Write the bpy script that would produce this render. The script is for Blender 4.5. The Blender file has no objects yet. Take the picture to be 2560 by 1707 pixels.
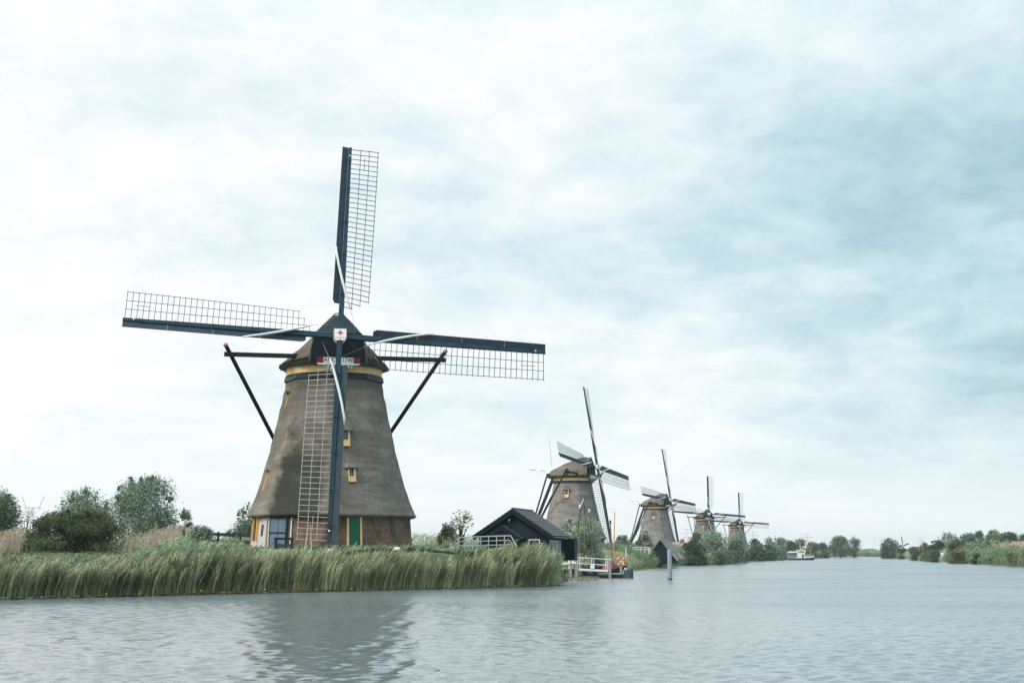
import bpy, math, random
import numpy as np
from mathutils import Vector, Matrix

R = math.radians
PI = math.pi
S = bpy.context.scene
COL = S.collection

# ------------------------------------------------------------------ camera
FPX = 50 / 36 * 2560          # focal length in photograph pixels
EYE = 2.2                     # metres above the water
PITCH = math.atan((1384.5 - 853.5) / FPX)
cam = bpy.data.cameras.new('camera')
cam.lens = 50
cam.sensor_width = 36
cam.clip_start = 0.1
cam.clip_end = 30000
cam_o = bpy.data.objects.new('camera', cam)
cam_o.location = (0, 0, EYE)
cam_o.rotation_euler = (R(90) + PITCH, 0, 0)
COL.objects.link(cam_o)
S.camera = cam_o


def at(px, py, Y):
    """surveyed point: photograph pixel and distance -> world position"""
    cp, sp = math.cos(PITCH), math.sin(PITCH)
    x, y = (px - 1280) / FPX, (853.5 - py) / FPX
    dy, dz = cp - y * sp, sp + y * cp
    return Vector((x / dy * Y, Y, EYE + dz / dy * Y))


# ------------------------------------------------------------------ render look
S.render.engine = 'CYCLES'
S.cycles.use_denoising = True
S.cycles.max_bounces = 6
S.cycles.transparent_max_bounces = 8
S.cycles.volume_bounces = 0
S.cycles.caustics_reflective = False
S.cycles.caustics_refractive = False
S.view_settings.view_transform = 'Standard'
S.view_settings.look = 'None'
S.view_settings.gamma = 1
S.view_settings.exposure = 0.7
S.view_settings.use_curve_mapping = False

# ------------------------------------------------------------------ sky
SUN_EL, SUN_AZ = R(45), R(-128)       # azimuth from +Y towards +X : weak sun from the left
world = bpy.data.worlds.new('World')
S.world = world
world.use_nodes = True


class NT:
    """small node-tree helper"""
    def __init__(s, tree):
        s.t = tree
        s.n = tree.nodes
        s.l = tree.links

    def add(s, typ, **kw):
        n = s.n.new(typ)
        for k, v in kw.items():
            if k.startswith('i_'):
                key = k[2:]
                key = int(key) if key.isdigit() else key.replace('_', ' ')
                if hasattr(v, 'is_linked') or isinstance(v, bpy.types.NodeSocket):
                    s.l.new(v, n.inputs[key])
                else:
                    n.inputs[key].default_value = v
            else:
                setattr(n, k, v)
        return n

    def math(s, op, a, b=None, c=None, clamp=False):
        n = s.add('ShaderNodeMath', operation=op, use_clamp=clamp)
        for i, v in enumerate((a, b, c)):
            if v is None:
                continue
            if isinstance(v, bpy.types.NodeSocket):
                s.l.new(v, n.inputs[i])
            else:
                n.inputs[i].default_value = v
        return n.outputs[0]

    def mix(s, fac, a, b):
        n = s.add('ShaderNodeMix', data_type='RGBA')
        for i, v in ((0, fac), (6, a), (7, b)):
            if isinstance(v, bpy.types.NodeSocket):
                s.l.new(v, n.inputs[i])
            elif i == 0:
                n.inputs[0].default_value = v
            else:
                n.inputs[i].default_value = (*v[:3], 1)
        return n.outputs[2]

    def ramp(s, fac, stops):
        n = s.add('ShaderNodeValToRGB')
        s.l.new(fac, n.inputs[0])
        e = n.color_ramp.elements
        while len(e) < len(stops):
            e.new(0.5)
        for el, (p, c) in zip(e, stops):
            el.position = p
            el.color = (*c[:3], 1) if not isinstance(c, (int, float)) else (c, c, c, 1)
        return n.outputs[0]

    def noise(s, vec, scale, detail=4, rough=0.5, dist=0.0):
        n = s.add('ShaderNodeTexNoise')
        if vec is not None:
            s.l.new(vec, n.inputs['Vector'])
        n.inputs['Scale'].default_value = scale
        n.inputs['Detail'].default_value = detail
        n.inputs['Roughness'].default_value = rough
        n.inputs['Distortion'].default_value = dist
        return n.outputs[0]

    def mapping(s, vec, scale=(1, 1, 1), loc=(0, 0, 0), rot=(0, 0, 0)):
        n = s.add('ShaderNodeMapping')
        s.l.new(vec, n.inputs[0])
        n.inputs['Scale'].default_value = scale
        n.inputs['Location'].default_value = loc
        n.inputs['Rotation'].default_value = rot
        return n.outputs[0]


def build_sky():
    w = NT(world.node_tree)
    w.n.clear()
    out = w.add('ShaderNodeOutputWorld')
    bg = w.add('ShaderNodeBackground')
    bg.inputs['Strength'].default_value = 0.1
    w.l.new(bg.outputs[0], out.inputs[0])
    sky = w.add('ShaderNodeTexSky', sky_type='NISHITA', sun_disc=False)
    sky.sun_elevation = SUN_EL
    sky.sun_rotation = SUN_AZ
    sky.air_density = 1.0
    sky.dust_density = 2.0
    tc = w.add('ShaderNodeTexCoord')
    sep = w.add('ShaderNodeSeparateXYZ')
    w.l.new(tc.outputs['Generated'], sep.inputs[0])
    x, y, z = sep.outputs
    # cloud deck: the view direction projected on a flat layer overhead
    zc = w.math('ADD', w.math('MAXIMUM', z, 0.0), 0.24)
    comb = w.add('ShaderNodeCombineXYZ')
    w.l.new(w.math('DIVIDE', x, zc), comb.inputs[0])
    w.l.new(w.math('DIVIDE', y, zc), comb.inputs[1])
    p = comb.outputs[0]
    big = w.noise(w.mapping(p, (0.95, 0.90, 1), (3.7, 1.3, 0)), 1.0, 3, 0.5, 0.2)
    mid = w.noise(w.mapping(p, (2.6, 2.6, 1), (8.1, 2.2, 0.4)), 1.0, 9, 0.60, 0.25)
    fine = w.noise(w.mapping(p, (10, 9, 1), (1.1, 7.2, 0.9)), 1.0, 8, 0.62, 0.5)
    d = w.math('ADD', w.math('MULTIPLY', big, 0.40), w.math('MULTIPLY', mid, 0.60))
    d = w.math('ADD', d, w.math('MULTIPLY', w.math('SUBTRACT', fine, 0.5), 0.27))
    # the deck is thicker (bluer, darker) towards the right, thinner around the veiled sun on the left
    d = w.math('ADD', d, w.math('MULTIPLY', x, 0.26))
    d = w.math('ADD', d, w.math('MULTIPLY', z, 0.20))
    dn = w.add('ShaderNodeVectorMath', operation='DOT_PRODUCT')
    w.l.new(tc.outputs['Generated'], dn.inputs[0])
    az, el = R(18), R(11)
    dn.inputs[1].default_value = (math.sin(az) * math.cos(el), math.cos(az) * math.cos(el), math.sin(el))
    bank = w.add('ShaderNodeMapRange', interpolation_type='SMOOTHSTEP')
    w.l.new(dn.outputs['Value'], bank.inputs[0])
    bank.inputs[1].default_value = math.cos(R(13))
    bank.inputs[2].default_value = 1.0
    d = w.math('ADD', d, w.math('MULTIPLY', bank.outputs[0], 0.115))
    col = w.ramp(d, [(0.38, (6.7, 6.8, 6.85)), (0.49, (5.85, 6.15, 6.25)), (0.58, (4.9, 5.65, 5.85)),
                     (0.68, (3.75, 4.9, 5.25)), (0.85, (2.3, 3.5, 4.05))])
    # the air low down pales the clouds
    hz = w.add('ShaderNodeMapRange', interpolation_type='SMOOTHSTEP')
    w.l.new(z, hz.inputs[0])
    hz.inputs[1].default_value = 0.0
    hz.inputs[2].default_value = 0.14
    hz.inputs[3].default_value = 0.85
    hz.inputs[4].default_value = 0.0
    col = w.mix(hz.outputs[0], col, (6.3, 6.6, 6.65))
    col = w.mix(0.04, col, sky.outputs[0])
    # overcast sky brightened overhead, mostly above the view, as added light for the ground
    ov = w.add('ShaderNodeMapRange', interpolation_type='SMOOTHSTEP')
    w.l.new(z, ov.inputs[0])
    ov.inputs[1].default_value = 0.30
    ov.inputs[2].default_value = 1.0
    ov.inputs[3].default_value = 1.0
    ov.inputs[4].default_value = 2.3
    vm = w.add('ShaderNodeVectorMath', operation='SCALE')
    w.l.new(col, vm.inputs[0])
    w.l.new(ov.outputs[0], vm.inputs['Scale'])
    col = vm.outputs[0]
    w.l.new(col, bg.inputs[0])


build_sky()

sun = bpy.data.lights.new('sun', 'SUN')
sun.energy = 1.5
sun.angle = R(20)
sun.color = (1.0, 0.96, 0.90)
sun_o = bpy.data.objects.new('sun', sun)
sd = Vector((math.sin(SUN_AZ) * math.cos(SUN_EL), math.cos(SUN_AZ) * math.cos(SUN_EL), math.sin(SUN_EL)))
# lamp comes from the left and somewhat behind the viewer's shoulder
sun_o.rotation_euler = sd.to_track_quat('Z', 'Y').to_euler()
COL.objects.link(sun_o)

# ------------------------------------------------------------------ object helpers


def tag(o, label=None, cat=None, group=None, kind=None):
    if label:
        o['label'] = label
    if cat:
        o['category'] = cat
    if group:
        o['group'] = group
    if kind:
        o['kind'] = kind
    return o


def empty(name, loc, rz=0.0):
    o = bpy.data.objects.new(name, None)
    o.location = loc
    o.rotation_euler = (0, 0, rz)
    o.empty_display_size = 0.3
    COL.objects.link(o)
    return o


def link(name, mesh, parent=None, loc=(0, 0, 0), rot=(0, 0, 0), mat=None):
    o = bpy.data.objects.new(name, mesh)
    o.location = loc
    o.rotation_euler = rot
    if mat is not None and not mesh.materials:
        mesh.materials.append(mat)
    COL.objects.link(o)
    if parent is not None:
        o.parent = parent
    return o


class MB:
    """collects shapes into ONE mesh"""
    def __init__(s):
        s.v, s.f, s.uv = [], [], None

    def poly(s, pts, faces):
        b = len(s.v)
        s.v += [tuple(p) for p in pts]
        s.f += [tuple(i + b for i in f) for f in faces]
        return s

    def box(s, c, size, rot=None):
        sx, sy, sz = (a / 2 for a in size)
        pts = [Vector((x, y, z)) for x in (-sx, sx) for y in (-sy, sy) for z in (-sz, sz)]
        if rot is not None:
            pts = [rot @ p for p in pts]
        c = Vector(c)
        return s.poly([p + c for p in pts],
                      [(0, 1, 3, 2), (4, 6, 7, 5), (0, 4, 5, 1), (2, 3, 7, 6), (0, 2, 6, 4), (1, 5, 7, 3)])

    def beam(s, a, b, w, h=None, up=(0, 0, 1), w2=None, h2=None):
        a, b = Vector(a), Vector(b)
        h = w if h is None else h
        w2 = w if w2 is None else w2
        h2 = h if h2 is None else h2
        d = (b - a).normalized()
        u = Vector(up)
        if abs(d.dot(u)) > 0.98:
            u = Vector((0, 1, 0))
        sd_ = d.cross(u).normalized()
        u = sd_.cross(d)
        pts = []
        for p, ww, hh in ((a, w, h), (b, w2, h2)):
            for i, j in ((-1, -1), (1, -1), (1, 1), (-1, 1)):
                pts.append(p + sd_ * (i * ww / 2) + u * (j * hh / 2))
        return s.poly(pts, [(3, 2, 1, 0), (4, 5, 6, 7), (0, 1, 5, 4), (1, 2, 6, 5), (2, 3, 7, 6), (3, 0, 4, 7)])

    def tube(s, path, radii, n=6, cap=True):
        path = [Vector(p) for p in path]
        if isinstance(radii, (int, float)):
            radii = [radii] * len(path)
        b = len(s.v)
        for i, p in enumerate(path):
            d = (path[min(i + 1, len(path) - 1)] - path[max(i - 1, 0)]).normalized()
            u = Vector((0, 0, 1)) if abs(d.z) < 0.9 else Vector((0, 1, 0))
            sd_ = d.cross(u).normalized()
            u = sd_.cross(d)
            for k in range(n):
                a = 2 * PI * k / n
                s.v.append(tuple(p + (sd_ * math.cos(a) + u * math.sin(a)) * radii[i]))
        for i in range(len(path) - 1):
            for k in range(n):
                k2 = (k + 1) % n
                s.f.append((b + i * n + k, b + i * n + k2, b + (i + 1) * n + k2, b + (i + 1) * n + k))
        if cap:
            s.f.append(tuple(b + k for k in reversed(range(n))))
            s.f.append(tuple(b + (len(path) - 1) * n + k for k in range(n)))
        return s

    def prism(s, pts, ext):
        """flat polygon pts extruded by vector ext"""
        n = len(pts)
        e = Vector(ext)
        pts = [Vector(p) for p in pts]
        return s.poly(pts + [p + e for p in pts],
                      [tuple(reversed(range(n))), tuple(range(n, 2 * n))] +
                      [(i, (i + 1) % n, n + (i + 1) % n, n + i) for i in range(n)])

    def lathe(s, c, prof, n=12):
        c = Vector(c)
        b = len(s.v)
        for r, z in prof:
            for k in range(n):
                a = 2 * PI * k / n
                s.v.append((c.x + r * math.cos(a), c.y + r * math.sin(a), c.z + z))
        for i in range(len(prof) - 1):
            for k in range(n):
                k2 = (k + 1) % n
                s.f.append((b + i * n + k, b + i * n + k2, b + (i + 1) * n + k2, b + (i + 1) * n + k))
        s.f.append(tuple(b + k for k in reversed(range(n))))
        s.f.append(tuple(b + (len(prof) - 1) * n + k for k in range(n)))
        return s

    def mesh(s, name, mat, smooth=False):
        m = bpy.data.meshes.new(name)
        m.from_pydata(s.v, [], s.f)
        if mat is not None:
            m.materials.append(mat)
        if smooth:
            m.polygons.foreach_set('use_smooth', [True] * len(m.polygons))
        m.update()
        return m

    def build(s, name, mat, parent=None, loc=(0, 0, 0), rot=(0, 0, 0), smooth=False):
        return link(name, s.mesh(name, mat, smooth), parent, loc, rot)


def np_mesh(name, verts, quads, mat, tint=None, tri=False):
    """fast mesh from numpy arrays; quads (n,4) or (n,3)"""
    m = bpy.data.meshes.new(name)
    k = quads.shape[1]
    m.vertices.add(len(verts))
    m.vertices.foreach_set('co', verts.astype(np.float32).ravel())
    m.loops.add(len(quads) * k)
    m.loops.foreach_set('vertex_index', quads.astype(np.int32).ravel())
    m.polygons.add(len(quads))
    m.polygons.foreach_set('loop_start', (np.arange(len(quads)) * k).astype(np.int32))
    if tint is not None:
        a = m.attributes.new('tint', 'FLOAT', 'POINT')
        a.data.foreach_set('value', tint.astype(np.float32))
    if mat is not None:
        m.materials.append(mat)
    m.update(calc_edges=True)
    return m


# ------------------------------------------------------------------ materials
def new_mat(name):
    m = bpy.data.materials.new(name)
    m.use_nodes = True
    t = NT(m.node_tree)
    b = t.n['Principled BSDF']
    return m, t, b


def paint(name, c, rough=0.6, var=0.25, scale=3.0, bump=0.15, stretch=(1, 1, 1), wear=None, wear_amt=0.5, spec=0.3):
    """weathered plain material; wear = colour of flaked / bleached streaks"""
    m, t, b = new_mat(name)
    tc = t.add('ShaderNodeTexCoord').outputs['Object']
    v = t.mapping(tc, stretch)
    n = t.noise(v, scale, 6, 0.6)
    c = Vector(c)
    col = t.ramp(n, [(0.25, c * (1 - var)), (0.5, c), (0.78, c * (1 + var))])
    if wear is not None:
        wn = t.noise(t.mapping(tc, stretch, (5, 2, 9)), scale * 2.2, 5, 0.62)
        wf = t.ramp(wn, [(wear_amt, 0.0), (min(wear_amt + 0.16, 0.99), 1.0)])
        col = t.mix(wf, col, wear)
    t.l.new(col, b.inputs['Base Color'])
    b.inputs['Roughness'].default_value = rough
    b.inputs['Specular IOR Level'].default_value = spec
    if bump:
        bp = t.add('ShaderNodeBump')
        bp.inputs['Strength'].default_value = bump
        bp.inputs['Distance'].default_value = 0.02
        t.l.new(t.noise(v, scale * 6, 4, 0.6), bp.inputs['Height'])
        t.l.new(bp.outputs[0], b.inputs['Normal'])
    return m


def foliage(name, dark, light, transl=0.25, rough=0.6):
    m, t, b = new_mat(name)
    geo = t.add('ShaderNodeNewGeometry')
    att = t.add('ShaderNodeAttribute', attribute_name='tint')
    f = t.math('ADD', t.math('MULTIPLY', geo.outputs['Random Per Island'], 0.28),
               t.math('MULTIPLY', att.outputs['Fac'], 0.72))
    dk, lt = Vector(dark), Vector(light)
    col = t.ramp(f, [(0.1, dk), (0.55, dk.lerp(lt, 0.5)), (0.95, lt)])
    t.l.new(col, b.inputs['Base Color'])
    b.inputs['Roughness'].default_value = rough
    b.inputs['Specular IOR Level'].default_value = 0.25
    tr = t.add('ShaderNodeBsdfTranslucent')
    t.l.new(col, tr.inputs[0])
    mx = t.add('ShaderNodeMixShader')
    mx.inputs[0].default_value = transl
    t.l.new(b.outputs[0], mx.inputs[1])
    t.l.new(tr.outputs[0], mx.inputs[2])
    t.l.new(mx.outputs[0], t.n['Material Output'].inputs[0])
    return m


def thatch_mat(name, c, moss_angle=None):
    """combed reed: vertical streaks, blotches, weathered bands"""
    m, t, b = new_mat(name)
    tc = t.add('ShaderNodeTexCoord').outputs['Object']
    c = Vector(c)
    st = t.noise(t.mapping(tc, (9, 9, 1.6)), 1.6, 6, 0.7)
    bl = t.noise(t.mapping(tc, (0.55, 0.55, 0.8)), 1.0, 5, 0.62, 0.4)
    hb = t.noise(t.mapping(tc, (0.25, 0.25, 2.6)), 1.0, 4, 0.6, 0.2)
    sp = t.noise(tc, 13.0, 4, 0.7)
    f = t.math('ADD', t.math('MULTIPLY', st, 0.32), t.math('MULTIPLY', bl, 0.26))
    f = t.math('ADD', f, t.math('MULTIPLY', hb, 0.22))
    f = t.math('ADD', f, t.math('MULTIPLY', sp, 0.26))
    col = t.ramp(f, [(0.38, c * 0.34), (0.47, c * 0.80), (0.54, c * 1.08), (0.62, c * 1.75)])
    if moss_angle is not None:
        # algae stain of its own shape on the wet left-front face, and the older reed strip under the curb
        sx = t.add('ShaderNodeSeparateXYZ')
        t.l.new(tc, sx.inputs[0])
        a = R(moss_angle)
        lat = t.math('ADD', t.math('MULTIPLY', sx.outputs[0], math.cos(a)), t.math('MULTIPLY', sx.outputs[1], math.sin(a)))
        dep = t.math('ADD', t.math('MULTIPLY', sx.outputs[0], math.sin(a)), t.math('MULTIPLY', sx.outputs[1], -math.cos(a)))
        front = t.ramp(dep, [(0.0, 0.0), (0.02, 1.0)])
        edge = t.math('DIVIDE', t.math('ABSOLUTE', lat), t.math('MULTIPLY', t.math('MAXIMUM', dep, 0.2), 0.42))
        side = t.ramp(t.math('ADD', edge, t.math('MULTIPLY', t.math('SUBTRACT', bl, 0.5), 0.9)), [(0.72, 1.0), (1.0, 0.0)])
        hgt = t.add('ShaderNodeMapRange')
        t.l.new(t.math('ADD', sx.outputs[2], t.math('MULTIPLY', t.math('SUBTRACT', bl, 0.5), 7.0)), hgt.inputs[0])
        hgt.inputs[1].default_value = 9.2
        hgt.inputs[2].default_value = 5.2
        fac = t.math('MULTIPLY', t.math('MULTIPLY', front, side), hgt.outputs[0])
        col = t.mix(t.math('MULTIPLY', fac, 0.86), col, (0.030, 0.034, 0.026))
        strip = t.add('ShaderNodeMapRange')
        t.l.new(sx.outputs[2], strip.inputs[0])
        strip.inputs[1].default_value = 10.72
        strip.inputs[2].default_value = 10.80
        col = t.mix(t.math('MULTIPLY', strip.outputs[0], 0.45), col, (0.10, 0.115, 0.09))
    t.l.new(col, b.inputs['Base Color'])
    b.inputs['Roughness'].default_value = 0.95
    b.inputs['Specular IOR Level'].default_value = 0.1
    bp = t.add('ShaderNodeBump')
    bp.inputs['Strength'].default_value = 0.7
    bp.inputs['Distance'].default_value = 0.06
    wv = t.add('ShaderNodeTexWave', wave_type='BANDS', bands_direction='Z', wave_profile='SAW')
    t.l.new(tc, wv.inputs[0])
    wv.inputs['Scale'].default_value = 0.95
    wv.inputs['Distortion'].default_value = 1.3
    wv.inputs['Detail'].default_value = 4
    wv.inputs['Detail Scale'].default_value = 2.2
    t.l.new(t.math('ADD', t.math('ADD', st, t.math('MULTIPLY', wv.outputs['Fac'], 0.55)), t.math('MULTIPLY', sp, 0.9)), bp.inputs['Height'])
    t.l.new(bp.outputs[0], b.inputs['Normal'])
    return m


def brick_mat(name):
    m, t, b = new_mat(name)
    uv = t.add('ShaderNodeTexCoord').outputs['UV']
    ob = t.add('ShaderNodeTexCoord').outputs['Object']
    br = t.add('ShaderNodeTexBrick')
    t.l.new(uv, br.inputs['Vector'])
    br.inputs['Scale'].default_value = 1.0
    br.inputs['Brick Width'].default_value = 0.24
    br.inputs['Row Height'].default_value = 0.075
    br.inputs['Mortar Size'].default_value = 0.011
    br.inputs['Color1'].default_value = (0.19, 0.110, 0.070, 1)
    br.inputs['Color2'].default_value = (0.31, 0.19, 0.12, 1)
    br.inputs['Mortar'].default_value = (0.055, 0.048, 0.042, 1)
    n = t.noise(t.mapping(ob, (0.8, 0.8, 0.45)), 1.6, 6, 0.65, 0.3)
    dirt = t.ramp(n, [(0.36, 0.85), (0.47, 0.25), (0.58, 0.0)])
    col = t.mix(dirt, br.outputs['Color'], (0.045, 0.038, 0.032))
    ln = t.noise(t.mapping(ob, (1.6, 1.6, 0.22), (4, 7, 1)), 1.3, 5, 0.6)
    lime = t.ramp(ln, [(0.60, 0.0), (0.74, 0.6)])
    col = t.mix(lime, col, (0.34, 0.30, 0.26))
    t.l.new(col, b.inputs['Base Color'])
    b.inputs['Roughness'].default_value = 0.9
    bp = t.add('ShaderNodeBump')
    bp.inputs['Strength'].default_value = 0.5
    bp.inputs['Distance'].default_value = 0.02
    bp.invert = True
    t.l.new(br.outputs['Fac'], bp.inputs['Height'])
    t.l.new(bp.outputs[0], b.inputs['Normal'])
    return m


def glass_mat(name):
    m, t, b = new_mat(name)
    b.inputs['Base Color'].default_value = (0.02, 0.03, 0.035, 1)
    b.inputs['Roughness'].default_value = 0.08
    b.inputs['Specular IOR Level'].default_value = 0.6
    return m


M = {
    'thatch': thatch_mat('combed_thatch', (0.212, 0.195, 0.178)),
    'thatch1': thatch_mat('combed_thatch_with_algae', (0.196, 0.172, 0.146), -45),
    'thatch_cap': thatch_mat('weathered_cap_thatch', (0.130, 0.108, 0.084)),
    'thatch_under': paint('thatch_underside', (0.025, 0.025, 0.023), 0.95, 0.4, 4),
    'brick': brick_mat('old_brown_brick'),
    'plaster': paint('stained_white_plaster', (0.50, 0.47, 0.45), 0.85, 0.22, 1.6, 0.3, (1, 1, .5), (0.24, 0.22, 0.20), 0.56),
    'sailblue': paint('weathered_dark_blue_paint', (0.008, 0.036, 0.056), 0.5, 0.35, 1.5, 0.2, (4, 4, .5), (0.10, 0.13, 0.145), 0.62, 0.3),
    'sailboard': paint('weathered_dark_board', (0.007, 0.027, 0.040), 0.5, 0.35, 1.5, 0.25, (5, 5, .7), (0.20, 0.20, 0.19), 0.62, 0.4),
    'bar': paint('weathered_blue_lath', (0.026, 0.072, 0.086), 0.9, 0.2, 2, 0, spec=0.03),
    'barpale': paint('bleached_wooden_lath', (0.42, 0.40, 0.37), 0.75, 0.2, 2),
    'cloth': paint('rolled_white_sailcloth', (0.72, 0.72, 0.70), 0.85, 0.08, 3, 0.4, (1, 1, 3)),
    'rope': paint('grey_rope', (0.36, 0.36, 0.34), 0.9, 0.1, 5),
    'black': paint('tarred_black_wood', (0.011, 0.021, 0.026), 0.55, 0.4, 2, 0.2, (1, 1, 1), None, 0.5, 0.2),
    'teal': paint('dark_green_black_paint', (0.010, 0.030, 0.034), 0.5, 0.3, 2, 0.15),
    'slat': paint('grey_black_slats', (0.085, 0.110, 0.130), 0.6, 0.35, 2, 0.2, (.6, 1, 2)),
    'ochre': paint('pale_ochre_paint', (0.80, 0.53, 0.25), 0.6, 0.12, 1.2, 0.1, (1, 1, 1), (0.66, 0.55, 0.38), 0.62),
    'ochre2': paint('strong_ochre_paint', (0.74, 0.41, 0.10), 0.6, 0.12, 1.2, 0.1),
    'white': paint('white_paint', (0.78, 0.78, 0.77), 0.55, 0.06, 3, 0.1, (1, 1, 1), (0.5, 0.48, 0.44), 0.68),
    'red': paint('dark_red_paint', (0.22, 0.012, 0.022), 0.5, 0.15, 2),
    'redbright': paint('bright_red_paint', (0.50, 0.035, 0.045), 0.5, 0.12, 2),
    'pink': paint('salmon_end_grain', (0.55, 0.22, 0.17), 0.7, 0.15, 4),
    'green': paint('bottle_green_paint', (0.006, 0.110, 0.060), 0.5, 0.18, 2, 0.1, (3, 3, .5)),
    'scroll': paint('scroll_green_paint', (0.010, 0.055, 0.045), 0.5, 0.2, 3),
    'bluegrey': paint('blue_grey_door_paint', (0.115, 0.165, 0.215), 0.5, 0.22, 2, 0.1, (1, 1, .5)),
    'iron': paint('dark_iron', (0.012, 0.016, 0.018), 0.5, 0.3, 6),
    'glass': glass_mat('window_glass'),
    'zinc': paint('grey_zinc_sheet', (0.30, 0.36, 0.40), 0.5, 0.12, 2),
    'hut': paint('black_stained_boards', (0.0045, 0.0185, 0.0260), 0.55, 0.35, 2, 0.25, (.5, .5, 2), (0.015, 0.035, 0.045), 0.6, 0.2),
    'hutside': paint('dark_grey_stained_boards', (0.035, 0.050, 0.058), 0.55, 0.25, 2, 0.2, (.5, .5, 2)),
    'tile': paint('dark_grey_roof_tile', (0.070, 0.070, 0.077), 0.6, 0.3, 3, 0.25, (1, 1, 1), (0.10, 0.095, 0.09), 0.6),
    'wood': paint('weathered_grey_wood', (0.30, 0.30, 0.29), 0.8, 0.25, 2, 0.3, (4, 4, .6)),
    'deck': paint('pale_deck_boards', (0.46, 0.40, 0.36), 0.8, 0.2, 2, 0.2),
    'piling': paint('blue_grey_coated_steel', (0.27, 0.32, 0.35), 0.5, 0.14, 2, 0.1, (3, 3, .4)),
    'darkteal': paint('dark_teal_fender_boards', (0.040, 0.075, 0.085), 0.7, 0.3, 3, 0.2, (1, 1, .4)),
    'mast_orange': paint('varnished_orange_mast', (0.55, 0.25, 0.07), 0.45, 0.15, 2),
    'mast_brown': paint('brown_mast', (0.24, 0.10, 0.055), 0.5, 0.2, 2),
    'mast_grey': paint('grey_mast', (0.11, 0.115, 0.12), 0.5, 0.2, 2),
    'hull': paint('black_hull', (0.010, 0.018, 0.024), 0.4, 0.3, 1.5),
    'tarp': paint('rust_brown_tarpaulin', (0.20, 0.082, 0.058), 0.85, 0.2, 1.5, 0.3),
    'buoy': paint('orange_lifebuoy', (0.80, 0.105, 0.025), 0.45, 0.06, 3),
    'navy': paint('navy_hull', (0.008, 0.026, 0.065), 0.35, 0.2, 1),
    'cream': paint('cream_boat_paint', (0.76, 0.73, 0.64), 0.5, 0.08, 2),
    'canopy': paint('white_boat_canopy', (0.80, 0.84, 0.84), 0.7, 0.04, 2),
    'stone': paint('whitewashed_stone', (0.68, 0.62, 0.58), 0.9, 0.15, 4, 0.5),
    'woven': paint('brown_brushwood', (0.050, 0.038, 0.028), 0.9, 0.5, 6, 0.4),
    'bark': paint('grey_brown_bark', (0.065, 0.055, 0.045), 0.9, 0.35, 4, 0.5, (3, 3, 1)),
    'terracotta': paint('orange_ridge_tile', (0.42, 0.15, 0.03), 0.8, 0.2, 2),
    'brownroof': paint('brown_cottage_roof', (0.13, 0.10, 0.085), 0.9, 0.2, 2),
    'steel': paint('galvanised_steel', (0.22, 0.25, 0.27), 0.5, 0.1, 1, 0),
    # vegetation
    'reed': foliage('green_reed', (0.040, 0.062, 0.030), (0.64, 0.66, 0.41), 0.42),
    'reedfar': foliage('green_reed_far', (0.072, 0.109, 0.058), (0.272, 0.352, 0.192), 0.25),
    'dryreed': foliage('dry_pale_reed', (0.24, 0.195, 0.145), (0.70, 0.59, 0.48), 0.3, 0.8),
    'weed': foliage('bank_weeds', (0.090, 0.130, 0.070), (0.46, 0.55, 0.36), 0.3),
    'grass': foliage('short_grass', (0.077, 0.105, 0.042), (0.252, 0.280, 0.140), 0.25),
    'willow': foliage('willow_leaves', (0.040, 0.085, 0.055), (0.34, 0.44, 0.31), 0.25),
    'silver': foliage('silver_willow_leaves', (0.060, 0.095, 0.060), (0.52, 0.60, 0.46), 0.25),
    'darkleaf': foliage('dark_leaves', (0.022, 0.055, 0.036), (0.19, 0.265, 0.165), 0.2),
    'olive': foliage('olive_leaves', (0.020, 0.040, 0.018), (0.140, 0.180, 0.085), 0.2),
    'olivelight': foliage('light_olive_leaves', (0.080, 0.099, 0.040), (0.320, 0.336, 0.176), 0.25),
    'midleaf': foliage('mid_green_leaves', (0.035, 0.070, 0.040), (0.22, 0.30, 0.17), 0.22),
    'pad': foliage('lily_pads', (0.10, 0.11, 0.04), (0.30, 0.27, 0.13), 0.1, 0.5),
    'yellow': paint('yellow_lily_flower', (0.75, 0.48, 0.02), 0.6, 0.1, 5, 0),
}


def pcloth(name, c):
    return paint(name, c, 0.8, 0.1, 4, 0)


# ------------------------------------------------------------------ banks, ground and water
LEFT_BANK = [(-300, -600), (-90, 0), (-52, 50), (-25.5, 70.8), (-17.5, 79.5), (-8, 89.5), (0, 97.5), (3.3, 101.2), (3.4, 104), (3.6, 108), (4.4, 116),
             (5.6, 135), (9, 155), (12.5, 180), (16.8, 203), (45, 333), (86.6, 505), (120, 655), (186, 920), (262, 1150), (300, 1215)]
RIGHT_BANK = [(45, -600), (46, 0), (55, 80), (86, 240), (109, 347), (145, 505), (225, 850), (300, 1150), (312, 1215)]


def bank_x(bank, Y):
    ys = np.array([b[1] for b in bank], float)
    xs = np.array([b[0] for b in bank], float)
    return np.interp(Y, ys, xs)


def left_height(s, Y):
    z = np.interp(s, [-3, -0.3, 0.3, 1.5, 4, 8, 14, 22, 60, 200, 4000], [-1.5, -0.45, 0.06, 0.25, 0.85, 1.45, 1.9, 2.15, 2.1, 1.3, 1.0])
    return z


MILL = Vector((-12.55, 99.6, 2.66))


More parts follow.
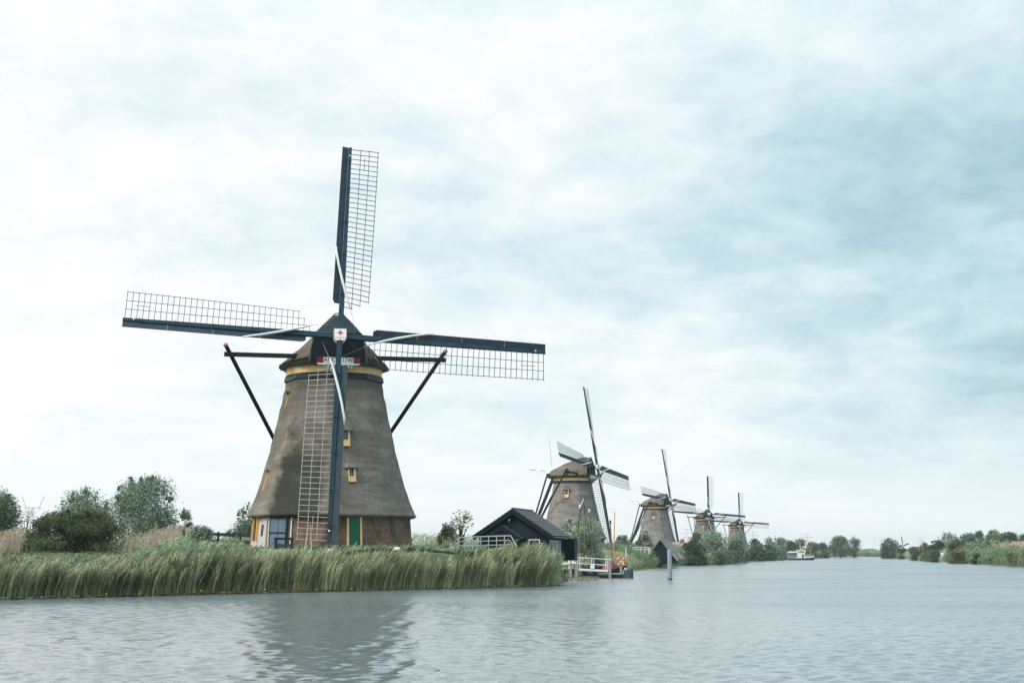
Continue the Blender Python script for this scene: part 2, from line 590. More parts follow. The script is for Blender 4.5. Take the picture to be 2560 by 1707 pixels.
def ground_z(x, y):
    x = np.asarray(x, float)
    y = np.asarray(y, float)
    xl, xr = bank_x(LEFT_BANK, y), bank_x(RIGHT_BANK, y)
    zl = left_height(xl - x, y)
    zr = np.interp(x - xr, [-3, -0.3, 0.3, 2, 6, 15, 200, 4000], [-1.5, -0.45, 0.06, 0.4, 0.9, 1.1, 1.0, 0.9])
    z = np.maximum(zl, zr)
    far = y > 1216
    z = np.where(far, np.interp(y, [1216, 1220, 1240], [-0.5, 0.2, 0.9]), z)
    # the mound the near mill stands on, and the low terp under the hut
    d = np.hypot(x - MILL.x, y - MILL.y)
    z = np.where((z > 0.3) & (d < 14), np.maximum(z, np.interp(d, [0, 6.3, 8, 12, 14], [2.66, 2.66, 2.3, 1.6, 0.3])), z)
    d2 = np.hypot(x - 0.6, y - 114)
    z = np.where((d2 < 9) & (xl - x > 0.2), np.maximum(z, np.minimum(np.interp(d2, [0, 5.0, 9], [2.05, 2.0, 0.0]), (xl - x) * 2.2)), z)
    return z


def gz(x, y):
    return float(ground_z(x, y))


def build_ground():
    ys = np.concatenate([np.linspace(-600, 40, 12), np.arange(50, 66, 4.0), np.arange(66, 130, 1.0), np.arange(131, 240, 3.5),
                         np.arange(240, 560, 10.0), np.linspace(560, 1205, 40), np.array([1215, 1217, 1220, 1230, 1245, 1300, 1600, 2500, 3800, 5000])])
    offs = np.array([-5000, -3000, -1500, -600, -300, -150, -90, -60, -45, -35, -28, -22, -18, -15, -13, -11, -9.5, -8, -7, -6, -5, -4, -3.2, -2.4, -1.6, -0.9, -0.3, 0.3, 1.0, 3.0])
    roffs = np.array([-3.0, -1.0, -0.3, 0.3, 1, 2, 4, 6, 10, 15, 25, 50, 100, 200, 400, 900, 2500, 5000])
    rows = []
    for Y in ys:
        xl, xr = float(bank_x(LEFT_BANK, Y)), float(bank_x(RIGHT_BANK, Y))
        mid = np.linspace(0.1, 0.9, 6)
        gap = (xr - 3.0) - (xl + 3.0)
        if gap > 1:
            m = xl + 3.0 + mid * gap
            l, r = xl + offs, xr + roffs
        else:
            c = (xl + xr) / 2
            half = max((xr - xl) / 2, 0.5)
            l = xl + np.where(offs > 0, offs / 3.0 * half * 0.6, offs)
            r = xr + np.where(roffs < 0, roffs / 3.0 * half * 0.6, roffs)
            m = np.linspace(l[-1], r[0], 8)[1:-1]
        xs = np.concatenate([l, m, r])
        rows.append(np.stack([xs, np.full_like(xs, Y), ground_z(xs, np.full_like(xs, Y))], 1))
    V = np.array(rows)
    nr, nc = V.shape[:2]
    rng = np.random.default_rng(3)
    V[:, :, 2] += np.where(V[:, :, 2] > 0.4, rng.normal(0, 0.035, (nr, nc)), 0)
    idx = np.arange(nr * nc).reshape(nr, nc)
    q = np.stack([idx[:-1, :-1], idx[:-1, 1:], idx[1:, 1:], idx[1:, :-1]], -1).reshape(-1, 4)
    m, t, b = new_mat('rough_grass_ground')
    ob = t.add('ShaderNodeTexCoord').outputs['Object']
    n = t.noise(ob, 0.5, 8, 0.7)
    n2 = t.noise(ob, 7.0, 5, 0.7)
    f = t.math('ADD', t.math('MULTIPLY', n, 0.6), t.math('MULTIPLY', n2, 0.4))
    col = t.ramp(f, [(0.32, (0.035, 0.045, 0.018)), (0.5, (0.095, 0.112, 0.045)), (0.66, (0.17, 0.165, 0.085))])
    t.l.new(col, b.inputs['Base Color'])
    b.inputs['Roughness'].default_value = 0.95
    bp = t.add('ShaderNodeBump')
    bp.inputs['Distance'].default_value = 0.1
    t.l.new(n2, bp.inputs['Height'])
    t.l.new(bp.outputs[0], b.inputs['Normal'])
    me = np_mesh('ground', V.reshape(-1, 3), q, m)
    me.polygons.foreach_set('use_smooth', [True] * len(me.polygons))
    tag(link('ground', me), kind='structure')


build_ground()


def water_mat():
    m, t, b = new_mat('canal_water')
    b.inputs['Base Color'].default_value = (0.128, 0.155, 0.160, 1)
    b.inputs['IOR'].default_value = 1.333
    att = t.add('ShaderNodeAttribute', attribute_name='lost')
    b.inputs['Specular IOR Level'].default_value = 0.5
    ob = t.add('ShaderNodeTexCoord').outputs['Object']
    n1 = t.noise(t.mapping(ob, (1.0, 1.5, 1), rot=(0, 0, 0.5)), 7.0, 3, 0.55, 0.4)
    n2 = t.noise(t.mapping(ob, (0.05, 0.09, 1)), 1.0, 3, 0.5)
    gust = t.ramp(n2, [(0.35, 0.6), (0.65, 1.0)])
    n3 = t.noise(t.mapping(ob, (1.0, 1.7, 1), rot=(0, 0, 0.45)), 2.1, 3, 0.6, 0.5)
    b2 = t.add('ShaderNodeBump')
    b2.inputs['Distance'].default_value = 0.042
    t.l.new(t.math('MULTIPLY', t.math('MULTIPLY', gust, att.outputs['Fac']), 0.60), b2.inputs['Strength'])
    t.l.new(n3, b2.inputs['Height'])
    bp = t.add('ShaderNodeBump')
    bp.inputs['Distance'].default_value = 0.011
    t.l.new(t.math('MULTIPLY', gust, 0.55), bp.inputs['Strength'])
    t.l.new(n1, bp.inputs['Height'])
    t.l.new(b2.outputs[0], bp.inputs['Normal'])
    t.l.new(bp.outputs[0], b.inputs['Normal'])
    rg = t.math('ADD', 0.05, t.math('MULTIPLY', t.math('MULTIPLY', att.outputs['Fac'], 0.20), gust))
    t.l.new(rg, b.inputs['Roughness'])
    return m


def build_water():
    """one sheet; real wind waves, resolved finely near the viewer's bank and more coarsely outward"""
    core = np.linspace(R(-24), R(24), 430)
    outer = np.linspace(R(24), R(336), 70)[1:-1]
    th = np.concatenate([core, outer])
    r = [0.4]
    while r[-1] < 4700:
        q = r[-1]
        if q < 18:
            st = max(0.6, 18 * 0.0033) if q < 17 else 0.12
        elif q < 110:
            st = max(0.070, q * 0.0030)
        elif q < 400:
            st = q * 0.012
        else:
            st = q * 0.12
        r.append(q + st)
    r = np.array(r)
    rr, tt = np.meshgrid(r, th, indexing='ij')
    X, Y = rr * np.sin(tt), rr * np.cos(tt)
    dth = np.gradient(th)
    dth = np.abs(dth)
    dr = np.gradient(r)
    sp = np.maximum(dr[:, None] * 0.9, rr * dth[None, :])
    rng = np.random.default_rng(11)
    Z = np.zeros_like(X)
    lost = np.zeros_like(X)
    tot = 0
    for k in range(44):
        lam = 0.22 * (8.0 ** (k / 43.0))                 # 0.22 m .. 1.8 m
        ang = R(-24) + rng.normal(0, 0.70)               # wind blows from the left, slightly towards the viewer
        kk = 2 * PI / lam
        slope = 0.033 * math.exp(-(math.log(lam / 0.55) / 0.75) ** 2) + 0.006
        amp = slope / kk
        tot += slope ** 2
        ph = rng.uniform(0, 2 * PI)
        wgt = np.clip((lam / sp - 2.2) / 2.5, 0, 1)
        arg = kk * (X * math.cos(ang) + Y * math.sin(ang)) + ph
        Z += wgt * amp * (np.sin(arg) + 0.18 * np.sin(2 * arg + 0.6))
        lost += (1 - wgt) * slope ** 2
    gust = 0.75 + 0.25 * np.sin(X * 0.11 + 1.0 + 0.6 * np.sin(Y * 0.07)) * np.sin(Y * 0.09 + 0.5 * np.sin(X * 0.05))
    Z *= gust
    lost = np.sqrt(lost / tot)
    nr, nc = X.shape
    idx = np.arange(nr * nc).reshape(nr, nc)
    nxt = np.roll(idx, -1, axis=1)
    q = np.stack([idx[:-1], idx[1:], nxt[1:], nxt[:-1]], -1).reshape(-1, 4)
    V = np.stack([X, Y, Z], -1).reshape(-1, 3)
    V = np.concatenate([V, [[0, 0, 0]]])
    me = np_mesh('water', V, q, water_mat())
    a = me.attributes.new('lost', 'FLOAT', 'POINT')
    a.data.foreach_set('value', np.concatenate([lost.ravel(), [0]]).astype(np.float32))
    me.polygons.foreach_set('use_smooth', [True] * len(me.polygons))
    tag(link('water', me), kind='structure')


build_water()

# ------------------------------------------------------------------ windmills
# mill frame: origin on the ground under the axis, front = -Y, right = +X, metres
BODY = [(2.10, 5.93), (2.75, 5.60), (3.5, 5.28), (4.72, 4.90), (6.2, 4.50), (7.75, 4.14), (9.28, 3.80), (10.4, 3.56), (11.46, 3.38)]
C8 = math.cos(R(22.5))


def body_r(z):
    return float(np.interp(z, [b[0] for b in BODY], [b[1] for b in BODY]))


def base_r(z):
    return 5.62 - 0.08 * z


def oct_pt(r, a, z):
    return Vector((r * math.sin(a), -r * math.cos(a), z))


def face_frame(fc):
    """face centre angle -> outward normal (horizontal) and tangent (to the right seen from outside)"""
    a = R(fc)
    return Vector((math.sin(a), -math.cos(a), 0)), Vector((math.cos(a), math.sin(a), 0))


def wall_pt(fc, u, z, out=0.0, base=False):
    n, t = face_frame(fc)
    r = (base_r(z) if base else body_r(z)) * C8
    return n * (r + out) + t * u + Vector((0, 0, z))


def octagon_mesh(name, prof, mat, per_face=5, jitter=0.0, seed=1, round_=0.0):
    """octagonal frustum, vertices at 22.5+45k so that face centres lie on 0,45..; with uv in metres"""
    rng = np.random.default_rng(seed)
    n = 8 * per_face
    V, F, UV = [], [], []
    for z, r in prof:
        for k in range(n):
            f, i = divmod(k, per_face)
            w = i / per_face
            a0, a1 = R(45 * f - 22.5), R(45 * f + 22.5)
            p = oct_pt(r, a0, 0).lerp(oct_pt(r, a1, 0), w)
            d = p.length
            p = p * ((1 - round_) + round_ * (r * 0.965) / d)
            p = p * (1 + rng.normal(0, jitter) / r)
            V.append((p.x, p.y, z + rng.normal(0, jitter * 0.5) * (0 if z in (prof[0][0], prof[-1][0]) else 1)))
    for j in range(len(prof) - 1):
        for k in range(n):
            k2 = (k + 1) % n
            F.append((j * n + k, j * n + k2, (j + 1) * n + k2, (j + 1) * n + k))
            f, i = divmod(k, per_face)
            for jj, w in ((j, i), (j, i + 1), (j + 1, i + 1), (j + 1, i)):
                z, r = prof[jj]
                side = 2 * r * math.sin(R(22.5))
                UV.append((f * 7.13 + (w / per_face - 0.5) * side, z))
    m = bpy.data.meshes.new(name)
    m.from_pydata(V, [], F)
    m.materials.append(mat)
    uv = m.uv_layers.new(name='UVMap')
    uv.data.foreach_set('uv', np.array(UV, np.float32).ravel())
    m.update()
    return m


def make_body_thatch(mat):
    prof = [(1.80, 5.15), (2.02, 5.78), (2.10, 5.93)]
    zs = np.linspace(2.22, 11.46, 20)
    prof += [(float(z), body_r(z)) for z in zs]
    m = octagon_mesh('thatched_body', prof, mat, 6, 0.018, 5, 0.10)
    # ragged combed lower edge
    rng = np.random.default_rng(8)
    for i in range(48 * 3):
        m.vertices[i].co.z += rng.normal(0, 0.022)
    m.polygons.foreach_set('use_smooth', [True] * len(m.polygons))
    return m


def arch(hw, h, n=9, p=1.0, flat=0.08):
    """half profile right side from eave (hw,0) up to ridge (flat,h), slightly bulging"""
    out = []
    for i in range(n):
        t = i / (n - 1)
        x = hw + (flat - hw) * t
        z = h * (t + 0.16 * math.sin(PI * t) * p)
        out.append((x, z))
    return out


CAP_Z = 12.65
CAP_SECT = [  # forward y(-), half width at the eave, ridge height, bulge, eave drop
    (-3.30, 1.95, 3.12, 1.0, 0.20), (-2.5, 2.75, 3.25, 0.55, 0.10), (-1.4, 3.50, 3.16, 0.3, 0.0), (0.0, 3.85, 2.66, 0.5, -0.04),
    (1.6, 3.62, 2.16, 0.8, 0.0), (2.8, 2.95, 1.62, 1.1, 0.02), (3.7, 2.0, 1.22, 1.2, 0.04), (4.05, 1.5, .95, 1.0, 0.06)]


def cap_mesh(mat):
    mb = MB()
    rows = []
    rng = random.Random(4)
    for y, hw, h, b, dz in CAP_SECT:
        pr = arch(hw, h, 9, b)
        pts = [(-x, z) for x, z in pr] + [(x, z) for x, z in reversed(pr)]
        rows.append([(x + rng.gauss(0, .02), y, CAP_Z + dz + z * (1 - dz / h) + rng.gauss(0, .015)) for x, z in pts])
    n = len(rows[0])
    b = len(mb.v)
    for r in rows:
        mb.v += r
    for j in range(len(rows) - 1):
        for k in range(n - 1):
            mb.f.append((b + j * n + k, b + j * n + k + 1, b + (j + 1) * n + k + 1, b + (j + 1) * n + k))
    # thick rounded eave : roll the lower edge under
    for sgn, k in ((-1, 0), (1, n - 1)):
        e0 = len(mb.v)
        for (y, hw, h, bb, dz), r in zip(CAP_SECT, rows):
            x, yy, z = r[k]
            mb.v.append((x + sgn * 0.02, yy * 1.01, z - 0.20))
            mb.v.append((x * 0.90, yy * 0.97, z - 0.30))
        for j in range(len(rows) - 1):
            a0, a1 = b + j * n + k, b + (j + 1) * n + k
            c0, c1 = e0 + 2 * j, e0 + 2 * j + 2
            q = [(a0, c0, c1, a1), (c0, c0 + 1, c1 + 1, c1)]
            for f in q:
                mb.f.append(f if sgn < 0 else tuple(reversed(f)))
    mb.f.append(tuple(b + (len(rows) - 1) * n + k for k in range(n)))
    return mb.mesh('cap_thatch', mat, True)


MESH = {}


def cached(key, fn):
    if key not in MESH:
        MESH[key] = fn()
    return MESH[key]


ROT_R = 14.3


def pitch(r):
    return R(22) * (1 - (r - 2.0) / (ROT_R - 2.0)) + R(1)


def trail(r, w, out=0.0):
    """point on the lattice: r along the stock, w metres to the trailing (right) side"""
    a = pitch(r)
    return Vector((0.12 + w * math.cos(a), 0.02 + w * math.sin(a), r))


def stock_w(r):
    return 0.36 - 0.011 * r


def sail_parts():
    d = {}

    def stock():
        mb = MB()
        rs = [0.0, 4, 8, 12, ROT_R]
        for a, b in zip(rs[:-1], rs[1:]):
            mb.beam((0, 0, a), (0, 0, b), stock_w(a), 0.34 - .012 * a, (0, 1, 0), stock_w(b), 0.34 - .012 * b)
        return mb.mesh('sail', M['sailblue'])

    def board():
        mb = MB()
        # leading boards: a skewed plane running from root to tip in four lengths with a scalloped inner end
        rs = [2.25, 2.5, 5.3, 8.4, 11.4, ROT_R]
        for i, (a, b) in enumerate(zip(rs[:-1], rs[1:])):
            b2 = b - (0.012 if i else 0)
            w = 0.47 if i else 0.34

            def P(r, ww, o):
                al = R(14)
                return Vector((-stock_w(r) / 2 - 0.012 - ww * math.cos(al), -0.02 - ww * math.sin(al) + o, r))
            wa, wb = (w, 0.47) if i == 0 else (0.47, 0.47)
            pts = [P(a, 0, 0), P(a, wa, 0), P(b2, wb, 0), P(b2, 0, 0), P(a, 0, .035), P(a, wa, .035), P(b2, wb, .035), P(b2, 0, .035)]
            mb.poly(pts, [(0, 3, 2, 1), (4, 5, 6, 7), (0, 1, 5, 4), (1, 2, 6, 5), (2, 3, 7, 6), (3, 0, 4, 7)])
        return mb.mesh('leading_board', M['sailboard'])

    def bar(i):
        r = 2.05 + i * (ROT_R - 0.12 - 2.05) / 32
        mb = MB()
        wmax = 1.88 if i >= 2 else 1.25 if i == 1 else 0.68
        mb.beam(trail(r, -0.05), trail(r, wmax + 0.05), 0.036, 0.036, (0, 1, 0))
        return mb.mesh('sail_bar', M['bar'])

    def lath(w):
        mb = MB()
        r0 = {0.63: 2.0, 1.25: 2.35, 1.88: 2.75}[w]
        rs = list(np.linspace(r0, ROT_R - 0.08, 8))
        mb.tube([trail(r, w) + Vector((0, -0.035, 0)) for r in rs], 0.020, 4)
        return mb.mesh('lath', M['bar'])

    def tiplath():
        mb = MB()
        mb.tube([trail(r, 0.95) + Vector((0, -.035, 0)) for r in (12.6, 13.6)], 0.018, 4)
        return mb.mesh('lath', M['bar'])

    def lattice():
        mb = MB()
        for i in range(33):
            r = 2.05 + i * (ROT_R - 0.12 - 2.05) / 32
            mb.beam(trail(r, -0.05), trail(r, 1.93), 0.034, 0.034, (0, 1, 0))
        for w in (0.63, 1.25, 1.88):
            mb.tube([trail(r, w) for r in np.linspace(2.3, ROT_R - 0.08, 8)], 0.024, 4)
        return mb.mesh('sail_lattice', M['bar'])

    def cloth():
        mb = MB()
        pts = [(-0.62, -0.10, 6.45), (-0.58, -0.26, 6.0), (-0.36, -0.28, 5.0), (-0.10, -0.28, 4.0), (0.20, -0.27, 3.0), (0.42, -0.24, 2.3), (0.60, -0.2, 1.85)]
        mb.tube(pts, [0.055, 0.075, 0.085, 0.095, 0.085, 0.06, 0.03], 8)
        return mb.mesh('rolled_sailcloth', M['cloth'], True)

    def rope():
        mb = MB()
        mb.tube([(0.60, -0.2, 1.85), (0.82, 0.15, 1.3), (1.1, 0.8, 0.35)], 0.012, 4)
        return mb.mesh('rope', M['rope'])

    def eye():
        mb = MB()
        mb.lathe((0, 0, 0), [(0.03, -.06), (0.07, -.03), (0.07, .03), (0.03, .06)], 8)
        return mb.mesh('tip_eye', M['white'], True)

    def cleats():
        mb = MB()
        mb.box((-.1, -.20, 0), (.5, .03, .05))
        return mb.mesh('iron_strap', M['iron'])

    for k, fn in (('stock', stock), ('board', board), ('lattice', lattice), ('cloth', cloth), ('rope', rope), ('eye', eye),
                  ('cleats', cleats), ('tiplath', tiplath)):
        d[k] = cached('sail_' + k, fn)
    d['bars'] = [cached('bar%d' % i, lambda i=i: bar(i)) for i in range(33)]
    d['laths'] = [cached('lath%s' % w, lambda w=w: lath(w)) for w in (0.63, 1.25, 1.88)]
    return d


def make_window(mill, fc, u, z0, w, h, rot):
    """small thatch window: ochre frame, dark panes, deep ochre sill board, reed eyebrow; body-fixed"""
    n, t = face_frame(fc)
    b0, b1 = wall_pt(fc, u, z0), wall_pt(fc, u, z0 + h)
    # stands nearly upright: flush at the sill, its head sunk under the eyebrow
    up = (b1 - b0).lerp(Vector((0, 0, h)), 0.35).normalized()
    nn = t.cross(up).normalized()
    if nn.dot(n) < 0:
        nn = -nn
    o = b0 + nn * 0.05

    def P(x, y, d):
        return o + t * x + up * y + nn * d
    f = 0.10
    fr = MB()
    sill = h * 0.40
    fr.beam(P(w / 2 - f / 2, 0, 0.06), P(w / 2 - f / 2, h, -0.02), f, 0.26, nn)
    fr.beam(P(-w / 2 + .02, 0, 0.05), P(-w / 2 + .02, h, -0.02), .04, 0.22, nn)
    frame = fr.build('window', M['ochre'], mill, rot=(0, 0, rot))
    x0, x1 = -w / 2 + .043, w / 2 - f - .003
    MB().beam(P((x0 + x1) / 2, 0, 0.05), P((x0 + x1) / 2, sill, 0.03), x1 - x0, 0.16, nn).build('sill_board', M['ochre'], frame)
    MB().beam(P((x0 + x1) / 2, sill + .003, -0.01), P((x0 + x1) / 2, h, -0.05), x1 - x0, 0.08, nn).build('pane', M['glass'], frame)
    mu = MB()
    xm = (x0 + x1) / 2
    mu.beam(P(xm, sill + .02, .045), P(xm, h - .12, .01), 0.022, 0.022, nn)
    for q in (0.03, 0.40, 0.72):
        y = sill + (h - sill) * q
        mu.beam(P(x0 + .01, y, .045 - .03 * q), P(x1 - .01, y, .045 - .03 * q), 0.022, 0.022, nn)
    mu.build('muntin', M['zinc'], frame)
    eb = MB()
    pr = [(-w * 1.05, h + .02, -.02), (-w * .6, h + .02, .24), (w * .6, h + .02, .24), (w * 1.05, h + .02, -.02), (w * .62, h + .62, -.16), (-w * .62, h + .62, -.16)]
    top = [P(*p) for p in pr]
    bot = [P(x, y - .05, d - .12) for x, y, d in pr]
    k = 6
    eb.poly(top + bot, [(0, 1, 2, 3, 4, 5), tuple(reversed(range(6, 12)))] + [(i, i + 6, (i + 1) % k + 6, (i + 1) % k) for i in range(k)])
    eb.build('eyebrow', M['thatch1'], mill, rot=(0, 0, rot))


def make_slit(mill, fc, u, z0, w, h, rot):
    """narrow window in a side face whose ochre reveal is what shows"""
    n, t = face_frame(fc)

    def Q(x, z, d):
        return wall_pt(fc, u + x, z, d)
    fr = MB()
    fr.beam(Q(w / 2, z0, .0), Q(w / 2, z0 + h, -.02), 0.09, 0.16, n)
    fr.beam(Q(-w / 2, z0, -.02), Q(-w / 2, z0 + h, -.04), 0.06, 0.10, n)
    frame = fr.build('window', M['ochre2'], mill, rot=(0, 0, rot))
    MB().beam(Q(0, z0 + .05, -.03), Q(0, z0 + h - .05, -.03), w - .11, 0.10, n).build('pane', M['glass'], frame)
    eb = MB().beam(Q(-w * .9, z0 + h + .06, .10), Q(w * .9, z0 + h + .06, .10), .30, .10, (0, 0, 1))
    eb.build('eyebrow', M['thatch_cap'], mill, rot=(0, 0, rot))


def text_mesh(name, txt, size, mat, ext=0.006):
    c = bpy.data.curves.new(name, 'FONT')
    c.body = txt
    c.size = size
    c.extrude = ext
    c.align_x = 'CENTER'
    c.align_y = 'CENTER'
    o = bpy.data.objects.new(name, c)
    COL.objects.link(o)
    dg = bpy.context.evaluated_depsgraph_get()
    m = bpy.data.meshes.new_from_object(o.evaluated_get(dg))
    bpy.data.objects.remove(o)
    m.name = name
    m.materials.clear()
    m.materials.append(mat)
    return m


def make_mill(label, x, y, yaw, phi, rot, near=False, fine=False, zg=2.66, windows=()):
    """yaw: where the cap looks (deg, 0 = towards -Y, + = to the right); rot: turn of the octagon"""
    mill = empty('windmill', (x, y, zg))
    tag(mill, label, 'windmill', 'thatched windmills in a row along the canal')
    ro = R(rot)
    ya = R(yaw)
    # ---- brick base, thatched octagon and its two bands
    link('brick_base', cached('base', lambda: octagon_mesh('brick_base', [(-0.4, base_r(-.4)), (0.9, base_r(.9)), (2.12, base_r(2.12))], M['brick'], 2)), mill, rot=(0, 0, ro))
    if near:
        link('thatched_body', make_body_thatch(M['thatch1']), mill, rot=(0, 0, ro))
    else:
        link('thatched_body', cached('body', lambda: make_body_thatch(M['thatch'])), mill, rot=(0, 0, ro))
    link('dark_band', cached('band', lambda: octagon_mesh('dark_band', [(11.42, 3.45), (11.48, 3.50), (11.84, 3.44), (11.88, 3.2)], M['teal'], 1)), mill, rot=(0, 0, ro))

    def yellow():
        mb = MB()
        prof = [(3.12, 11.82), (3.36, 11.85), (3.36, 12.50), (3.2, 12.54)]
        mb.lathe((0, 0, 0), prof, 40)
        return mb.mesh('ochre_band', M['ochre'], False)
    link('ochre_band', cached('yellow', yellow), mill)
    # ---- cap
    cap = link('cap', cached('cap', lambda: cap_mesh(M['thatch_cap'])), mill, rot=(0, 0, ya))

    def under():
        mb = MB()
        pts = [(hw * .93, yy * .99) for yy, hw, h, b, dz in CAP_SECT]
        ring = [(a, b, CAP_Z + .0) for a, b in pts] + [(-a, b, CAP_Z + .0) for a, b in reversed(pts)]
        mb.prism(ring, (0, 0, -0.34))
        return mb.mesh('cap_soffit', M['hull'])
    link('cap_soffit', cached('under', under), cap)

    yf = -3.34

    def gable():
        # boarded front below, from the soffit to the lower edge of the slats
        mb = MB()
        pts = [(-1.86, yf, 12.56), (1.86, yf, 12.56), (1.80, yf - .03, 13.4), (1.54, yf - .06, 14.52), (-1.54, yf - .06, 14.52), (-1.80, yf - .03, 13.4)]
        mb.prism(pts, (0, .12, 0))
        return mb.mesh('cap_front', M['black'])
    link('cap_front', cached('gable', gable), cap)

    def back_gable():
        mb = MB()
        pts = [(-1.54, yf - .02, 14.53), (1.54, yf - .02, 14.53), (.90, yf - .02, 15.2), (.26, yf - .02, 15.74), (-.26, yf - .02, 15.74), (-.9, yf - .02, 15.2)]
        mb.prism(pts, (0, .10, 0))
        return mb.mesh('slat_backing', M['hull'])
    link('slat_backing', cached('backg', back_gable), cap)

    def slat(i):
        z = 14.54 + i * 0.15
        def hw(zz):
            return float(np.interp(zz, [14.53, 15.2, 15.74], [1.54, .92, .28]))
        mb = MB()
        a, b = hw(z), hw(z + .145)
        pts = [Vector((-a, yf - .12, z)), Vector((a, yf - .12, z)), Vector((b, yf - .045, z + .145)), Vector((-b, yf - .045, z + .145))]
        mb.prism(pts, (0, .03, 0))
        return mb.mesh('slat', M['slat'])
    for i in range(8):
        link('slat', cached('slat%d' % i, lambda i=i: slat(i)), cap)
    # vertical boards of the front
    def fboard(i):
        mb = MB()
        x0 = -1.70 + i * 0.425
        mb.prism([(x0 + .008, yf - .075, 12.70), (x0 + .415, yf - .075, 12.70), ((x0 + .415) * .88, yf - .095, 14.48), ((x0 + .008) * .88, yf - .095, 14.48)], (0, .03, 0))
        return mb.mesh('board', M['black'])
    if fine:
        for i in range(8):
            link('board', cached('fb%d' % i, lambda i=i: fboard(i)), cap)
    # thatch edging that frames the front
    def edging():
        mb = MB()
        for s in (-1, 1):
            pr = [(1.95, 12.50), (1.91, 13.3), (1.66, 14.35), (1.18, 14.88), (.72, 15.36), (.26, 15.84), (0, 15.88)]
            mb.tube([(s * a, yf + .02, z) for a, z in pr], [.10, .10, .09, .07, .06, .05, .05], 6)
        return mb.mesh('thatch_edge', M['thatch'], True)
    link('thatch_edge', cached('edging', edging), cap)
    # ---- date board under the front, red blocks, ledge and scrollwork
    yb = -3.72
    bd = link('date_board', cached('dboard', lambda: MB().box((0, yb, 12.58), (2.06, .08, .38)).mesh('date_board', M['white'])), cap)
    for s in (-1, 1):
        link('red_block', cached('redb%d' % s, lambda: MB().box((s * 1.26, yb - .01, 12.60), (.44, .12, .36)).mesh('red_block', M['red'])), cap)
    link('ledge', cached('ledge', lambda: MB().prism([(-1.5, yb - .05, 12.37), (1.5, yb - .05, 12.37), (1.36, yb - .05, 12.26), (-1.36, yb - .05, 12.26)], (0, .12, 0)).mesh('ledge', M['white'])), cap)

    def scroll():
        mb = MB()
        for s in (-1, 1):
            pts = [(s * 1.34, yb - .02, 12.255), (s * .05, yb - .02, 12.255), (s * .05, yb - .02, 11.66), (s * .42, yb - .02, 11.70), (s * .72, yb - .02, 11.98), (s * 1.0, yb - .02, 12.12)]
            if s > 0:
                pts.reverse()
            mb.prism(pts, (0, .05, 0))
        return mb.mesh('scrollwork', M['scroll'])
    sc = link('scrollwork', cached('scroll', scroll), cap)

    def curl():
        mb = MB()
        for s in (-1, 1):
            for cx, cz, r in ((1.02, 12.19, .035), (.88, 12.12, .05), (.68, 12.17, .055), (.70, 12.03, .035), (.50, 12.08, .06), (.52, 11.86, .05), (.32, 12.17, .05), (.30, 11.96, .06), (.38, 11.78, .045), (.17, 11.80, .05), (.15, 12.05, .05)):
                c = Vector((s * cx, yb - .045, cz))
                n = 7
                pts = [c + Vector((math.cos(2 * PI * k / n) * r * 1.2, 0, math.sin(2 * PI * k / n) * r)) for k in range(n)]
                mb.prism(pts, (0, .03, 0))
        return mb.mesh('carved_curl', M['white'])
    if fine:
        tag(link('carved_curl', cached('curl', curl), sc), kind='stuff')
    if near:
        for txt, cx in (('ANO', -.57), ('1740', .62)):
            link('lettering', text_mesh('lettering', txt, .40, M['teal']), bd, (cx, yb - .05, 12.585), (R(90), 0, 0))
    # ---- windshaft, poll end, rotor
    tilt = R(12.5)
    hub = Vector((0, -4.4, 14.18))
    sh = MB()
    sh.tube([(0, -4.2, 14.14), (0, -1.0, 13.45)], [.30, .34], 10)
    link('windshaft', cached('shaft', lambda: sh.mesh('windshaft', M['iron'])), cap)
    rm = Matrix.Rotation(ya, 4, 'Z') @ Matrix.Translation(hub) @ Matrix.Rotation(-tilt, 4, 'X')

    def poll():
        mb = MB()
        w = .43
        mb.box((0, -.12, .02), (.84, .62, .62))
        mb.prism([(-.42, -.40, -.30), (.42, -.40, -.30), (.26, -.40, -.52), (-.26, -.40, -.52)], (0, .5, 0))
        return mb.mesh('poll_end', M['white'])
    pe = link('poll_end', cached('poll', poll), mill)
    pe.matrix_local = rm

    def star():
        mb = MB()
        n = 16
        pts = []
        for k in range(n):
            r = (.27 if k % 4 == 0 else .19) if k % 2 == 0 else .075
            a = 2 * PI * k / n + PI / 2
            pts.append((r * math.cos(a), -.445, .04 + r * math.sin(a)))
        mb.prism(pts, (0, .012, 0))
        for s in (-1, 1):
            mb.box((s * .418, -.436, .02), (.035, .012, .62))
        mb.box((0, -.415, -.50), (.5, .012, .04))
        mb.box((0, -.415, -.41), (.03, .012, .2))
        return mb.mesh('star', M['redbright'])
    link('star', cached('star', star), pe)
    sp = sail_parts()
    for k in range(4):
        off = -0.17 if k % 2 == 0 else 0.17
        sail = link('sail', sp['stock'], mill)
        sail.matrix_local = rm @ Matrix.Rotation(R(phi) + k * PI / 2, 4, 'Y') @ Matrix.Translation((0, off, 0))
        link('leading_board', sp['board'], sail)
        link('rolled_sailcloth', sp['cloth'], sail)
        link('rope', sp['rope'], sail)
        link('tip_eye', sp['eye'], sail, (.0, -.16, ROT_R - .72))
        for r in (2.9, 5.9, 8.4, 10.9, 13.2) if near else ():
            link('iron_strap', sp['cleats'], sail, (0, 0, r))
        if fine:
            for m in sp['bars']:
                o = link('sail_bar', m, sail)
            for m in sp['laths'] + [sp['tiplath']]:
                link('lath', m, sail)
        else:
            link('sail_lattice', sp['lattice'], sail)
